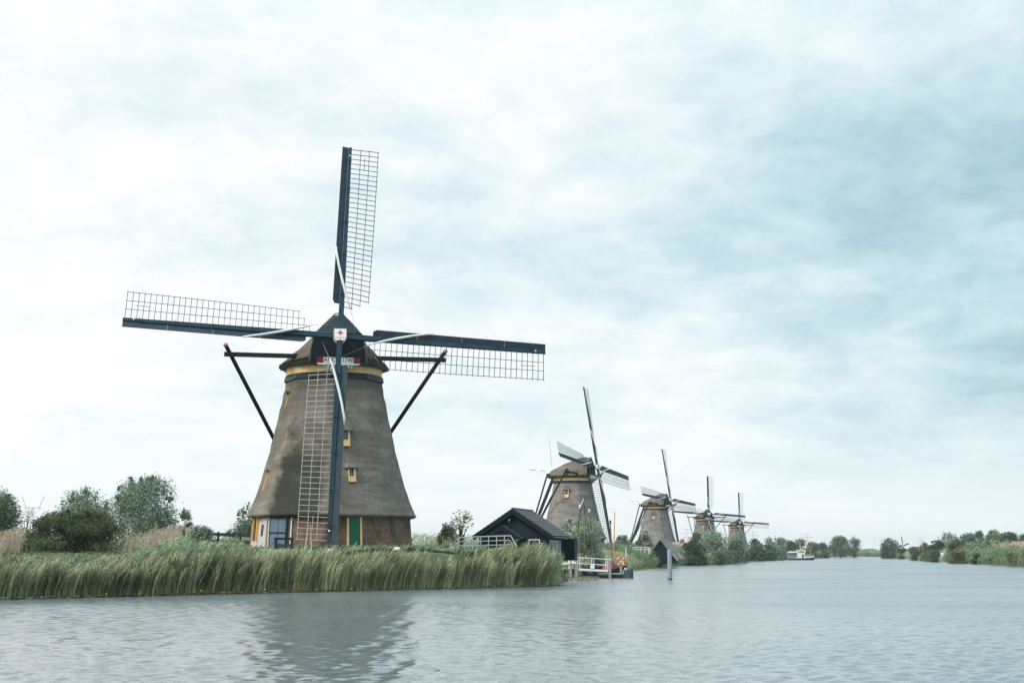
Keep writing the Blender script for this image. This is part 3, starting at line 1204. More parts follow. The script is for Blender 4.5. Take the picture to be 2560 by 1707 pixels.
        if k == 2 and near:      # the lowest sail's lattice is bleached: pale laths against the dark thatch
            for ch in sail.children:
                if ch.name.startswith(('sail_bar', 'lath')):
                    key = ch.data.name
                    ch.data = cached('pale_' + key, lambda: ch.data.copy())
                    ch.data.materials.clear()
                    ch.data.materials.append(M['barpale'])
    # ---- tail: cross beams, braces, tail pole
    def lspr():
        return MB().beam((-7.65, -2.0, 13.02), (7.65, -2.0, 13.02), .27, .29).mesh('long_cross_beam', M['black'])
    link('long_cross_beam', cached('lspr', lspr), mill, rot=(0, 0, ya))

    def sspr():
        return MB().beam((-3.2, 3.3, 12.9), (3.2, 3.3, 12.9), .28, .30).mesh('short_cross_beam', M['black'])
    link('short_cross_beam', cached('sspr', sspr), mill, rot=(0, 0, ya))
    foot = Vector((0, 8.7, 1.1))
    link('tail_pole', cached('tail', lambda: MB().beam((0, 3.4, 13.1), foot, .38, .42).mesh('tail_pole', M['black'])), mill, rot=(0, 0, ya))
    for s in (-1, 1):
        def br(s=s):
            a = Vector((s * 7.35, -2.05, 13.25))
            d = (foot - a).normalized()
            return MB().beam(a - d * .45, foot, .20, .20).mesh('brace', M['black'])
        b = link('brace', cached('brl%d' % s, br), mill, rot=(0, 0, ya))

        def tip(s=s):
            a = Vector((s * 7.35, -2.05, 13.25))
            d = (foot - a).normalized()
            return MB().beam(a - d * .453, a - d * .62, .21, .21).mesh('brace_tip', M['pink'] if near else M['redbright'])
        link('brace_tip', cached('brt%d%d' % (s, near), tip), b)

        def br2(s=s):
            return MB().beam((s * 3.0, 3.35, 13.1), foot + Vector((0, .1, 0)), .20, .20).mesh('brace', M['black'])
        link('brace', cached('brs%d' % s, br2), mill, rot=(0, 0, ya))
    link('tie_beam', cached('tie', lambda: MB().beam((-1.7, 7.0, 4.8), (1.7, 7.0, 4.8), .14, .14).mesh('tie_beam', M['black'])), mill, rot=(0, 0, ya))
    # a dark hatch in the side of the cap, seen on the mills turned away
    if not near:
        for i, (a, b, mt) in enumerate(((0, .35, 'white'), (.35, .55, 'bluegrey'), (.55, .72, 'white'), (.72, 1.0, 'red'))):
            p0, p1 = Vector((0, 3.7, 13.55)), Vector((0, 8.2, 14.05))
            link('striped_pole', cached('pole%d' % i, lambda: MB().tube([p0.lerp(p1, a), p0.lerp(p1, b)], .05, 6).mesh('striped_pole', M[mt])), cap)
        link('cap_hatch', cached('hatch', lambda: MB().box((-3.28, -.3, 13.15), (.5, .75, .95), Matrix.Rotation(R(25), 3, 'Y')).mesh('cap_hatch', M['black'])), cap)
    for wdef in windows:
        (make_window if wdef[0] == 'w' else make_slit)(mill, *wdef[1:], ro)
    return mill


# ---- the near mill. face centres of its octagon are rot+45k ; rot = 25.5 -> local faces 0 (right-front), -45 (left-front), -90 (far left)
near_mill = make_mill('nearest and largest thatched windmill, with a date board, brown brick base and green door', MILL.x, MILL.y, 11.5, 3.0, 25.5, True, True, 2.66,
                      [('w', 0, -.44, 6.70, .52, 1.06), ('w', 0, -.17, 4.28, .46, .94), ('s', -90, .0, 9.55, .34, 1.0), ('s', -90, -.5, 3.85, .36, 1.3)])
RO = R(25.5)


def base_box(name, fc, u, z0, z1, w, depth, mat, out=0.0, parent=None):
    n, t = face_frame(fc)
    a, b = wall_pt(fc, u, z0, out, True), wall_pt(fc, u, z1, out, True)
    mb = MB().beam(a, b, w, depth, n)
    return mb.build(name, mat, near_mill if parent is None else parent, rot=(0, 0, RO) if parent is None else (0, 0, 0))


# green plank door with ochre posts in the right-front face
door = base_box('door', 0, -.12, 0.05, 1.98, .78, .12, M['hull'], .03)
tag(door, 'bottle green plank door with ochre posts')
for i in range(5):
    base_box('plank', 0, -.12 + (i - 2) * .156, 0.06, 1.97, .148, .05, M['green'], .105, door)
for s in (-1, 1):
    base_box('door_post', 0, -.12 + s * .455, 0.05, 2.05, .115, .22, M['ochre'], .05, door)
base_box('door_latch', 0, -.44, .98, 1.06, .12, .03, M['iron'], .14, door)
base_box('door_strap', 0, -.12, .36, .41, .76, .02, M['green'], .142, door)
# blue grey double door in the left-front face, with black frame and crossing bars
bdr = base_box('door', -45, -1.30, 0.05, 2.0, 1.34, .14, M['hull'], .03)
tag(bdr, 'blue grey double door with black strap hinges')
for i in (-1, 1):
    for z0, z1 in ((.08, .86), (.98, 1.93)):
        base_box('door_panel', -45, -1.30 + i * .29, z0, z1, .54, .06, M['bluegrey'], .11, bdr)
for z in (.92, 1.9):
    base_box('door_strap', -45, -1.30, z - .03, z + .03, 1.18, .04, M['iron'], .15, bdr)
# stained plaster over the far left face of the base, with an ochre-framed opening
pl = base_box('plaster_wall', -90, .15, -.2, 1.96, 3.55, .08, M['plaster'], .02)
base_box('opening', -90, -.55, .45, 1.90, .95, .06, M['hull'], .055)
for s in (-1, 1):
    base_box('opening_frame', -90, -.55 + s * .46, .4, 1.96, .13, .24, M['ochre2'], .08)
base_box('opening', -90, 1.0, .75, 1.5, .46, .06, M['woven'], .055)
base_box('plaster_wall', -45, -2.04, -.2, 1.95, .10, .08, M['plaster'], .02)
base_box('downpipe', -45, -.35, .0, 2.0, .07, .07, M['white'], .06)

# ---- the four mills receding along the canal
W2 = [('w', 0, .05, 9.1, .62, 1.25)]
m2 = make_mill('second windmill along the canal, turned away, behind the black hut and silver willow', 10.4, 244, 63.5, 6.0, -10.5, False, True, 2.66,
               [('w', 0, -.55, 8.9, .66, 1.35), ('w', 45, -1.0, 3.0, .6, 1.0)])
m3 = make_mill('third windmill along the canal, turned away, above the dark thatched boathouse', 39.4, 391.6, 54.5, 5.0, -11.5, False, False, 2.66,
               [('w', 0, -.3, 9.0, .66, 1.35), ('w', -45, 1.0, 4.0, .6, 1.2), ('w', 45, -1.2, 3.0, .6, 1.2)])
m4 = make_mill('fourth windmill along the canal, facing front, half hidden by bushy willows', 71.4, 531, 13.3, 4.5, 11.5, False, False, 2.66,
               [('w', -45, 1.2, 9.2, .66, 1.35)])
m5 = make_mill('fifth and farthest windmill of the row, facing front, with sails over dark trees', 105.5, 673, 11.0, 3.8, 1.5, False, False, 2.66,
               [('w', 0, -.2, 9.2, .66, 1.35)])


def far_mill():
    """a sixth mill, tiny beyond the right bank: white base, bluish sails"""
    p = at(2252, 1384, 1560)
    o = empty('windmill', (p.x, p.y, 1.0), R(35))
    o.scale = (.72, .72, .72)
    tag(o, 'tiny hazy windmill with a whitish body beyond a round tree on the far right bank', 'windmill')
    MB().lathe((0, 0, 0), [(4.6, 0), (4.2, 4), (3.4, 8.5), (3.0, 12.5)], 8).build('body', M['white'], o)
    MB().lathe((0, 0, 12.5), [(3.6, 0), (3.3, 1.2), (1.6, 2.8), (.2, 3.4)], 8).build('cap', M['thatch_cap'], o)
    for k in range(4):
        a = R(-14) + k * PI / 2
        d = Vector((math.sin(a), 0, math.cos(a)))
        e = Vector((math.cos(a), 0, -math.sin(a)))
        c = Vector((0, -4.6, 14.5))
        mb = MB().beam(c, c + d * 14, .7, .5, (0, 1, 0))
        mb.beam(c + d * 2.5 + e * 1.0, c + d * 13.8 + e * 1.0, 1.2, .06, (0, 1, 0))
        mb.build('sail', M['sailblue'], o)


far_mill()


# ------------------------------------------------------------------ vegetation builders
def leaves_mesh(name, C, tint, ln, wd, mat, rng, up=0.35, wind=0.0):
    """C (n,3) leaf centres -> diamond leaves with random attitude"""
    n = len(C)
    d = rng.normal(0, 1, (n, 3))
    d[:, 2] = d[:, 2] * 0.7 + up
    d[:, 0] += wind
    d /= np.linalg.norm(d, axis=1, keepdims=True)
    r = rng.normal(0, 1, (n, 3))
    s = np.cross(d, r)
    s /= np.linalg.norm(s, axis=1, keepdims=True) + 1e-9
    L = ln * rng.uniform(0.65, 1.35, (n, 1))
    W = wd * rng.uniform(0.65, 1.35, (n, 1))
    V = np.stack([C - d * L / 2, C + s * W / 2 - d * L * .05, C + d * L / 2, C - s * W / 2 - d * L * .05], 1).reshape(-1, 3)
    q = np.arange(n * 4).reshape(n, 4)
    return np_mesh(name, V, q, mat, np.repeat(tint, 4))


def crown_points(rng, w, h, dep, z0, shape, n, nblob, clump):
    """clumped leaf positions in an uneven envelope of lobes. returns points, tints, lobe centres"""
    lobes = []
    for i in range(nblob):
        for _ in range(40):
            p = rng.uniform(-1, 1, 3)
            if shape == 'shrub':
                ok = p[0] ** 2 + p[1] ** 2 + max(p[2], 0) ** 2 < 1
            elif shape == 'column':
                ok = (p[0] ** 2 + p[1] ** 2) < (0.35 + 0.65 * (1 - abs(p[2])) ** .7) ** 2
            elif shape == 'cone':
                ok = (p[0] ** 2 + p[1] ** 2) < ((1 - p[2]) / 2) ** 1.2
            else:
                ok = (p ** 2).sum() < 1
            if ok:
                break
        rad = rng.uniform(0.15, 0.33)
        lobes.append((p[0] * (1 - rad) * w / 2, p[1] * (1 - rad) * dep / 2, z0 + h / 2 + p[2] * (1 - rad * .9) * h / 2, rad))
    lobes = np.array(lobes)
    m = max(int(n / clump), 1)
    k = rng.integers(0, nblob, m)
    v = rng.normal(0, 1, (m, 3))
    v /= np.linalg.norm(v, axis=1, keepdims=True)
    rr = rng.uniform(0.25, 1.0, (m, 1)) ** 0.45
    rad = lobes[k, 3:4]
    sc = np.concatenate([rad * w / 2, rad * dep / 2, rad * min(h, w * 1.1) / 2], 1) * 1.15
    cc = lobes[k, :3] + v * rr * sc
    ct = np.clip(rng.normal(0.5, 0.22, m) + (rng.normal(0, .20, nblob))[k], 0, 1)
    spread = 0.085 * min(w, h)
    P = np.repeat(cc, clump, 0) + np.clip(rng.normal(0, spread, (m * clump, 3)), -1.6 * spread, 1.6 * spread) * np.array([1, 1, .75])
    # let the leaves fill the measured outline
    for ax, ext in ((0, w), (1, dep)):
        lo, hi = np.percentile(P[:, ax], (1.2, 98.8))
        f = ext / (hi - lo)
        P[:, ax] = (P[:, ax] - (lo + hi) / 2) * f
        lobes[:, ax] = (lobes[:, ax] - (lo + hi) / 2) * f
    hi = np.percentile(P[:, 2], 98.0)
    lo = np.percentile(P[:, 2], 1.5)
    f = h / (hi - lo)
    P[:, 2] = (P[:, 2] - lo) * f + z0
    lobes[:, 2] = (lobes[:, 2] - lo) * f + z0
    T = np.repeat(ct, clump) + rng.normal(0, .08, m * clump)
    wob = np.repeat(rng.normal(0, .20, m), clump) + rng.normal(0, .04, m * clump)
    zc = z0 + h * .42
    e = (np.abs(P[:, 0]) / (w * .54)) ** 2.3 + (np.maximum(P[:, 2] - zc, 0) / (h * .62)) ** 2.3
    ok = e + wob < 1.0
    P, T = P[ok], T[ok]
    P[:, 2] = np.maximum(P[:, 2], z0 + 0.03 + rng.uniform(0, .2, len(P)))
    return P, np.clip(T, 0, 1), lobes


def plant(name, label, cat, pos, w, h, mat, n, leaf, shape='round', trunk=0.0, seed=1, nblob=14, clump=14, dep=None, wind=0.0, group=None, lw=0.42, extra=()):
    """a tree or shrub: trunk with limbs, and a crown of leaf-sized faces"""
    rng = np.random.default_rng(seed)
    o = empty(name, pos, rng.uniform(0, 0.3))
    tag(o, label, cat, group)
    dep = w if dep is None else dep
    z0 = trunk
    P, T, lobes = crown_points(rng, w, h - z0, dep, z0, shape, n, nblob, clump)
    if n > 450 and shape != 'column':      # wispy upright shoots break the outline
        auto = []
        for i in range(11):
            ex = rng.uniform(-.44, .44) * w
            tz = z0 + (h - z0) * (.42 + .56 * math.sqrt(max(0, 1 - (ex / (.52 * w)) ** 2)))
            hh = h * rng.uniform(.12, .26)
            auto.append((ex, tz - hh * rng.uniform(.55, .9), w * rng.uniform(.05, .11), hh, max(24, int(n * .010))))
        extra = tuple(extra) + tuple(auto)
    for (ex, ez, ew, eh, en) in extra:      # separate upright sprays
        p2, t2, l2 = crown_points(rng, ew, eh, ew, ez, 'column', en, 5, 8)
        p2[:, 0] += ex
        P = np.concatenate([P, p2])
        T = np.concatenate([T, t2])
        l2[:, 0] += ex
        lobes = np.concatenate([lobes, l2])
    link('crown' if trunk else 'foliage', leaves_mesh('crown', P, T, leaf, leaf * lw, mat, rng, wind=wind), o)
    mb = MB()
    r = max(0.05, 0.028 * h)
    if trunk:
        top = Vector((rng.normal(0, .03) * h, 0, z0 + 0.30 * (h - z0)))
        mb.tube([(0, 0, -.3), (0, 0, z0 * .5), (top.x * .6, 0, z0), top], [r * 1.5, r, r * .8, r * .55], 7)
        st, nl = Vector((0, 0, z0 * .9)), min(9, len(lobes))
    else:
        st, nl = Vector((0, 0, -.2)), min(7, len(lobes))
    for i in range(nl):
        e = Vector(lobes[i][:3])
        s0 = st + Vector((rng.normal(0, .1) * w * (0 if trunk else 1), rng.normal(0, .05) * w, 0))
        mid = s0.lerp(e, .5) + Vector((0, 0, .08 * h))
        mb.tube([s0, mid, e], [r * .5, r * .35, r * .12], 5)
    mb.build('trunk' if trunk else 'stems', M['bark'], o, smooth=True)
    return o


def reeds(name, XY, H, mat, rng, leafn=7, leafl=0.55, leafw=0.035, stemw=0.022, lean=0.12, wind=0.55, plume=0.0, tint=None, zs=None, tmin=0.28, upr=0.0):
    """upright stems with arching leaves that trail downwind, all in one mesh"""
    n = len(XY)
    B = np.concatenate([XY, (ground_z(XY[:, 0], XY[:, 1]) if zs is None else zs)[:, None]], 1)
    B[:, 2] = np.maximum(B[:, 2], -0.1) - 0.05
    L = np.stack([rng.normal(lean, .09, n), rng.normal(0, .08, n)], 1)
    if tint is None:
        tint = rng.uniform(0, 1, n)

    def curve(t):
        t = np.asarray(t)[:, None] if np.ndim(t) else np.full((n, 1), t)
        P = B + np.concatenate([L * (H[:, None]) * t ** 2, H[:, None] * t], 1)
        return P
    a = rng.uniform(0, PI, n)
    side = np.stack([np.cos(a), np.sin(a) * .6, np.zeros(n)], 1)
    Vs, Qs, Ts = [], [], []
    pts = []
    for t, w in ((0.0, 1.0), (0.45, .9), (1.0, .35)):
        P = curve(t)
        pts += [P - side * stemw * w / 2, P + side * stemw * w / 2]
    V = np.stack(pts, 1)
    Vs.append(V.reshape(-1, 3))
    q = np.array([[0, 1, 3, 2], [2, 3, 5, 4]])
    Qs.append((np.arange(n)[:, None, None] * 6 + q[None]).reshape(-1, 4))
    Ts.append(np.repeat(np.clip(tint + .14, 0, 1), 6))
    off = n * 6
    for k in range(leafn):
        t = np.clip(tmin + (1.02 - tmin) * (k + rng.uniform(0, 1, n)) / leafn, 0, 1)
        P0 = B + np.concatenate([L * H[:, None] * (t[:, None] ** 2), (H * t)[:, None]], 1)
        az = rng.normal(0, 1.25, n)
        hd = np.stack([np.cos(az) + wind, np.sin(az), np.zeros(n)], 1)
        hd /= np.linalg.norm(hd, axis=1, keepdims=True) + 1e-9
        ll = leafl * rng.uniform(.6, 1.25, n)[:, None]
        P1 = P0 + hd * ll * (.36 - .14 * upr) + np.array([0, 0, 1]) * ll * (.38 + .22 * upr)
        P2 = P1 + hd * ll * (.52 - .14 * upr) + np.array([0, 0, 1]) * ll * rng.uniform(-.30 + .42 * upr, .20 + .35 * upr, n)[:, None]
        sd_ = np.cross(hd, np.array([0, 0, 1.0])) + rng.normal(0, .5, (n, 3))
        sd_ /= np.linalg.norm(sd_, axis=1, keepdims=True)
        w = leafw * rng.uniform(.7, 1.3, n)[:, None]
        V = np.stack([P0 - sd_ * w * .3, P0 + sd_ * w * .3, P1 - sd_ * w * .5, P1 + sd_ * w * .5, P2 - sd_ * w * .08, P2 + sd_ * w * .08], 1)
        Vs.append(V.reshape(-1, 3))
        Qs.append((off + np.arange(n)[:, None, None] * 6 + q[None]).reshape(-1, 4))
        Ts.append(np.repeat(np.clip(tint + rng.normal(.04, .10, n), 0, 1), 6))
        off += n * 6
    if plume:
        P0 = curve(0.96)
        dirp = np.stack([np.full(n, .75), rng.normal(0, .3, n), np.full(n, .8)], 1)
        dirp /= np.linalg.norm(dirp, axis=1, keepdims=True)
        for j in range(2):
            sd_ = rng.normal(0, 1, (n, 3))
            sd_ /= np.linalg.norm(sd_, axis=1, keepdims=True)
            ln = plume * rng.uniform(.7, 1.3, n)[:, None]
            V = np.stack([P0, P0, P0 + dirp * ln * .4 - sd_ * ln * .14, P0 + dirp * ln * .4 + sd_ * ln * .14, P0 + dirp * ln, P0 + dirp * ln + .001], 1)
            Vs.append(V.reshape(-1, 3))
            Qs.append((off + np.arange(n)[:, None, None] * 6 + q[None]).reshape(-1, 4))
            Ts.append(np.repeat(np.clip(tint + .15, 0, 1), 6))
            off += n * 6
    me = np_mesh(name, np.concatenate(Vs), np.concatenate(Qs), mat, np.concatenate(Ts))
    return link(name, me)


def patch_noise(x, y, seed, sc=1.0):
    r = np.random.default_rng(seed)
    z = np.zeros_like(x)
    for k in range(7):
        a, b, c = r.normal(0, 1.0 * sc * (1 + k * .5), 2).tolist() + [r.uniform(0, 6.3)]
        z += np.sin(a * x + b * y + c) / (1 + .35 * k)
    return z / 2.6


def along_bank(bank, y0, y1, n, s0, s1, rng, sgn, bias=1.0):
    """n points along a bank between distances y0,y1, s0..s1 metres inland (sgn -1 = left bank)"""
    ys = np.linspace(y0, y1, 600)
    xs = bank_x(bank, ys)
    seg = np.hypot(np.diff(xs), np.diff(ys))
    cum = np.concatenate([[0], np.cumsum(seg)])
    t = rng.uniform(0, cum[-1], n)
    x, y = np.interp(t, cum, xs), np.interp(t, cum, ys)
    dx = np.interp(t, cum[:-1], np.diff(xs) / seg)
    dy = np.interp(t, cum[:-1], np.diff(ys) / seg)
    s = s0 + (s1 - s0) * rng.uniform(0, 1, n) ** bias
    nx, ny = dy * sgn, -dx * sgn
    return np.stack([x + nx * s, y + ny * s], 1), s


# ---- reed belt in front of the near mill
rng = np.random.default_rng(21)
NC = 1500
CC, cs = along_bank(LEFT_BANK, 52, 101.0, NC, -0.35, 3.7, rng, -1, 1.2)
ck = rng.integers(0, NC, 14500)
XY = CC[ck] + rng.normal(0, .15, (len(ck), 2))
s = cs[ck] + rng.normal(0, .1, len(ck))
H = 1.90 + 0.25 * patch_noise(XY[:, 0], XY[:, 1], 5, .5) + rng.normal(0, .16, NC)[ck] + rng.normal(0, .11, len(XY))
H *= np.interp(s, [-.35, .3, 1.2, 3.6], [.68, .92, 1.0, .90])
H *= np.interp(XY[:, 0], [-40, -26.5, -24.5, -21, -18.5, -16, -12, -5, 0, 5], [1.05, 1.05, .86, .86, .97, 1.08, 1.03, 1.0, 1.05, 1.15])
REED_TOP = lambda x: np.interp(x, [-30, -26.5, -24.5, -22.5, -20.5, -18.5, -17, -15.5, -12, -5, -3.5, -1.5, .5, 1.3, 2.2, 5], [1.85, 1.85, 1.2, 1.2, 1.65, 1.88, 2.2, 2.0, 2.05, 2.12, 2.1, 2.15, 2.4, 2.8, 2.3, 2.2])
H = np.minimum(H, REED_TOP(XY[:, 0]) - ground_z(XY[:, 0], XY[:, 1]) + (rng.normal(-.08, .17, NC))[ck] + rng.normal(0, .15, len(H)))
k = H > .4
XY, H, ck = XY[k], H[k], ck[k]
tn = np.clip(.42 + .16 * patch_noise(XY[:, 0], XY[:, 1], 9, 1.1) + rng.normal(0, .30, NC)[ck] + rng.normal(0, .10, len(XY)), 0, 1)
tn = np.clip(tn + np.interp(XY[:, 0], [-30, -19, -17, -15.5, -13, 5], [0, .02, -.15, .02, .16, .12]), 0, 1)
tag(reeds('reeds', XY, H, M['reed'], rng, 7, .52, .038, .042, .17, .75, .0, tn, None, .42, .9), kind='stuff')
# ---- tall weeds and young shoots between the reeds and the mill
XY, s = along_bank(LEFT_BANK, 74, 108, 6500, 3.0, 8.5, rng, -1, 1.0)
pn = patch_noise(XY[:, 0], XY[:, 1], 15, .55)
H = np.clip(.50 + .28 * pn + rng.normal(0, .10, len(XY)), .18, 1.3)
H *= np.interp(XY[:, 0], [-30, -24, -20, -16, -12, -6, -3, 0, 5], [.5, .6, 3.3, 3.0, .7, .75, 1.1, 1.7, 1.6])
cap_ = REED_TOP(XY[:, 0]) + .02 + np.interp(XY[:, 0], [-24.5, -22.5, -18.5, -16.5], [.2, 1.75, 1.5, .3]) * np.clip(.6 + .5 * patch_noise(XY[:, 0], XY[:, 1], 18, 1.2), 0, 1)
H = np.minimum(H, np.maximum(cap_ - ground_z(XY[:, 0], XY[:, 1]) + rng.normal(0, .08, len(H)), .08))
d = np.hypot(XY[:, 0] - MILL.x, XY[:, 1] - MILL.y)
k = d > 6.6
tn = np.clip(.58 + .25 * pn + rng.normal(0, .12, len(XY)), 0, 1)
tag(reeds('bank_weeds', XY[k], H[k], M['weed'], rng, 9, .30, .075, .020, .14, .6, 0, tn[k], None, .15, .5), kind='stuff')
# ---- short grass of the yard
gx = rng.uniform(-40, 8, 9000)
gy = rng.uniform(76, 124, 9000)
k = (bank_x(LEFT_BANK, gy) - gx > 4) & (np.hypot(gx - MILL.x, gy - MILL.y) > 5.9) & (np.hypot(gx - .6, gy - 114) > 4)
XY = np.stack([gx[k], gy[k]], 1)
tag(reeds('grass', XY, np.clip(rng.normal(.16, .05, len(XY)), .06, .4), M['grass'], rng, 4, .16, .05, .02, .1, .3, 0, None, None, .1), kind='stuff')

# ---- dry pale reed stands
def dry_stand(px0, px1, Y, htop, n, seed, label_unused=None, dep=5.0, mat='dryreed', hsd=.22):
    r = np.random.default_rng(seed)
    x0, x1 = at(px0, 1380, Y).x, at(px1, 1380, Y).x
    u = r.normal(.5, .30, n)
    P = np.stack([x0 + (x1 - x0) * u, Y + r.uniform(0, dep, n)], 1)
    Hh = htop * np.interp(u, [-.3, .1, .5, .9, 1.3], [.35, .80, 1.05, .90, .4]) + .35 * patch_noise(P[:, 0], P[:, 1], seed, 1.6) - np.abs(r.normal(0, hsd * 3.2, n))
    return tag(reeds('dry_reeds' if mat == 'dryreed' else 'reeds', P, np.clip(Hh, .4, 5), M[mat], r, 1, .5, .020, .024, .09, .4, .26), kind='stuff')


dry_stand(-60, 80, 128, 2.35, 1300, 31)
dry_stand(300, 500, 121, 2.4, 1700, 32, dep=9)
dry_stand(60, 118, 134, 2.0, 300, 33)

# ---- green undergrowth closing the view behind the lawn
XY = np.stack([rng.uniform(at(230, 1380, 138).x, at(650, 1380, 138).x, 2600), rng.uniform(131, 141, 2600)], 1)
tn = np.clip(.45 + .25 * patch_noise(XY[:, 0], XY[:, 1], 19, .6) + rng.normal(0, .1, 2600), 0, 1)
tag(reeds('undergrowth', XY, np.clip(1.25 + .35 * patch_noise(XY[:, 0], XY[:, 1], 20, .4) + rng.normal(0, .15, 2600), .4, 2.2), M['weed'], rng, 8, .45, .09, .03, .1, .3, 0, tn, None, .1), kind='stuff')

# ---- trees and shrubs round the near mill
def px_plant(name, label, cat, px0, px1, top, Y, base, mat, n, leaf, **kw):
    n, leaf = (int(n * 2.2), leaf * 1.0) if n > 450 else (n, leaf)
    a, b = at(px0, top, Y), at(px1, top, Y)
    x = (a.x + b.x) / 2
    z = gz(x, Y) if base is None else base
    return plant(name, label, cat, (x, Y, z), (b.x - a.x), a.z - z, M[mat], n, leaf, **kw)


px_plant('willow_tree', 'dark green tree at the far left edge of the picture, behind pale reeds', 'tree', -70, 48, 1229, 175, None, 'darkleaf', 5200, .34, trunk=1.6, seed=41, nblob=16)
px_plant('sapling', 'thin sparse sapling beside the dark tree at the far left, under the pylon', 'tree', 40, 88, 1268, 178, None, 'willow', 420, .26, trunk=.6, seed=42, nblob=9, clump=6, shape='column')
px_plant('willow_tree', 'lower grey-green willow left of the tallest tree, rising behind the dark shrub', 'tree', 148, 280, 1226, 165, None, 'willow', 4800, .27, trunk=1.2, seed=43, nblob=17)
px_plant('willow_tree', 'tallest willow on the left, grey-green, with upright sprays', 'tree', 280, 440, 1196, 150, None, 'willow', 9500, .25, trunk=1.0, seed=44, nblob=24,
         extra=((-1.6, 5.2, .9, 2.8, 130), (.9, 6.3, 1.2, 2.1, 330), (2.6, 5.6, 1.3, 2.3, 260), (-.3, 6.0, 1.0, 1.7, 260)))
px_plant('willow_bush', 'low willow bush at the right foot of the tallest left willow', 'bush', 436, 484, 1278, 150, None, 'willow', 900, .25, seed=45, nblob=8, shape='shrub')
px_plant('willow_bush', 'pale olive bush behind the dark rounded shrub', 'bush', 185, 285, 1270, 120, None, 'olivelight', 2600, .20, seed=46, nblob=11, shape='shrub')
px_plant('shrub', 'large dark olive rounded shrub on the lawn left of the mill', 'shrub', 92, 305, 1281, 104, None, 'olive', 12500, .17, seed=47, nblob=26, shape='shrub', dep=4.0)
px_plant('shrub', 'smaller dark olive shrub on the left shoulder of the large dark one', 'shrub', 64, 130, 1302, 106, None, 'olive', 3000, .17, seed=48, nblob=10, shape='shrub')
px_plant('shrub', 'grey-green shrub between pale reeds and the dark board fence', 'shrub', 446, 536, 1318, 113, None, 'willow', 3200, .17, seed=49, nblob=12, shape='shrub', dep=3)
px_plant('willow_tree', 'grey-green tree peeping out behind the left side of the nearest windmill', 'tree', 586, 690, 1262, 150, None, 'willow', 3400, .25, trunk=.8, seed=50, nblob=13)
px_plant('willow_bush', 'low pale bush behind the dark fence at the mill', 'bush', 560, 625, 1322, 140, None, 'olivelight', 900, .2, seed=51, nblob=8, shape='shrub')
px_plant('shrub', 'olive bush between the brushwood fence and the young tree', 'shrub', 1094, 1142, 1312, 108, None, 'olivelight', 1500, .14, seed=52, nblob=9, shape='shrub', extra=((-.05, 1.4, .5, .9, 60),))
px_plant('young_tree', 'slender young tree with a sparse airy crown left of the black hut', 'tree', 1120, 1184, 1274, 112, None, 'olivelight', 445, .24, trunk=.95, seed=53, nblob=15, clump=5, wind=.3)
px_plant('silver_willow', 'silver-green willow directly behind the black hut and the boat masts', 'tree', 1392, 1506, 1296, 162, None, 'silver', 8500, .24, seed=54, nblob=22, shape='shrub', trunk=0, wind=.5)
px_plant('willow_bush', 'dark green bush under the silver willow beside the hut', 'bush', 1420, 1500, 1336, 157, None, 'midleaf', 2600, .22, seed=55, nblob=11, shape='shrub')


# ---- the farther left bank: reed belt and shrubs
def far_reeds(y0, y1, n, h, seed, s0=-0.3, s1=5.0, mat='reedfar', leaf=.7, lw=.09, bank=LEFT_BANK, sgn=-1, ln=4, plume=0.0, name='reeds'):
    r = np.random.default_rng(seed)
    P, s_ = along_bank(bank, y0, y1, n, s0, s1, r, sgn)
    Hh = h * (1 + .16 * patch_noise(P[:, 0], P[:, 1], seed, .3)) + r.normal(0, .15, n)
    Hh *= np.interp(s_, [s0, s0 + 1.2, s1], [.55, .95, 1.0])
    tn_ = np.clip(.5 + .3 * patch_noise(P[:, 0], P[:, 1], seed + 1, .5) + r.normal(0, .1, n), 0, 1)
    return tag(reeds(name, P, np.clip(Hh, .2, 6), M[mat], r, ln, leaf, lw, .05, .12, .6, plume, tn_), kind='stuff')


far_reeds(140, 212, 5000, 1.8, 61, -.2, 6.5, 'reed', .6, .06)
far_reeds(212, 300, 3600, 2.3, 62, -.2, 9, 'reedfar', .8, .09)
far_reeds(300, 520, 3200, 2.4, 63, -.2, 9, 'reedfar', 1.0, .14)
far_reeds(560, 1150, 2600, 2.2, 64, -.2, 14, 'reedfar', 1.3, .3)
far_reeds(560, 1200, 1500, 2.7, 65, 8, 26, 'dryreed', 1.2, .3)
far_reeds(160, 236, 2600, 2.1, 66, 10, 24, 'weed', .6, .07)


def far_end():
    r = np.random.default_rng(67)
    P = np.stack([r.uniform(240, 360, 2600), 1219 + r.uniform(0, 14, 2600)], 1)
    tag(reeds('reeds', P, np.clip(r.normal(2.3, .4, 2600), 1, 4), M['reedfar'], r, 4, 1.4, .4, .1, .1, .5), kind='stuff')


far_end()

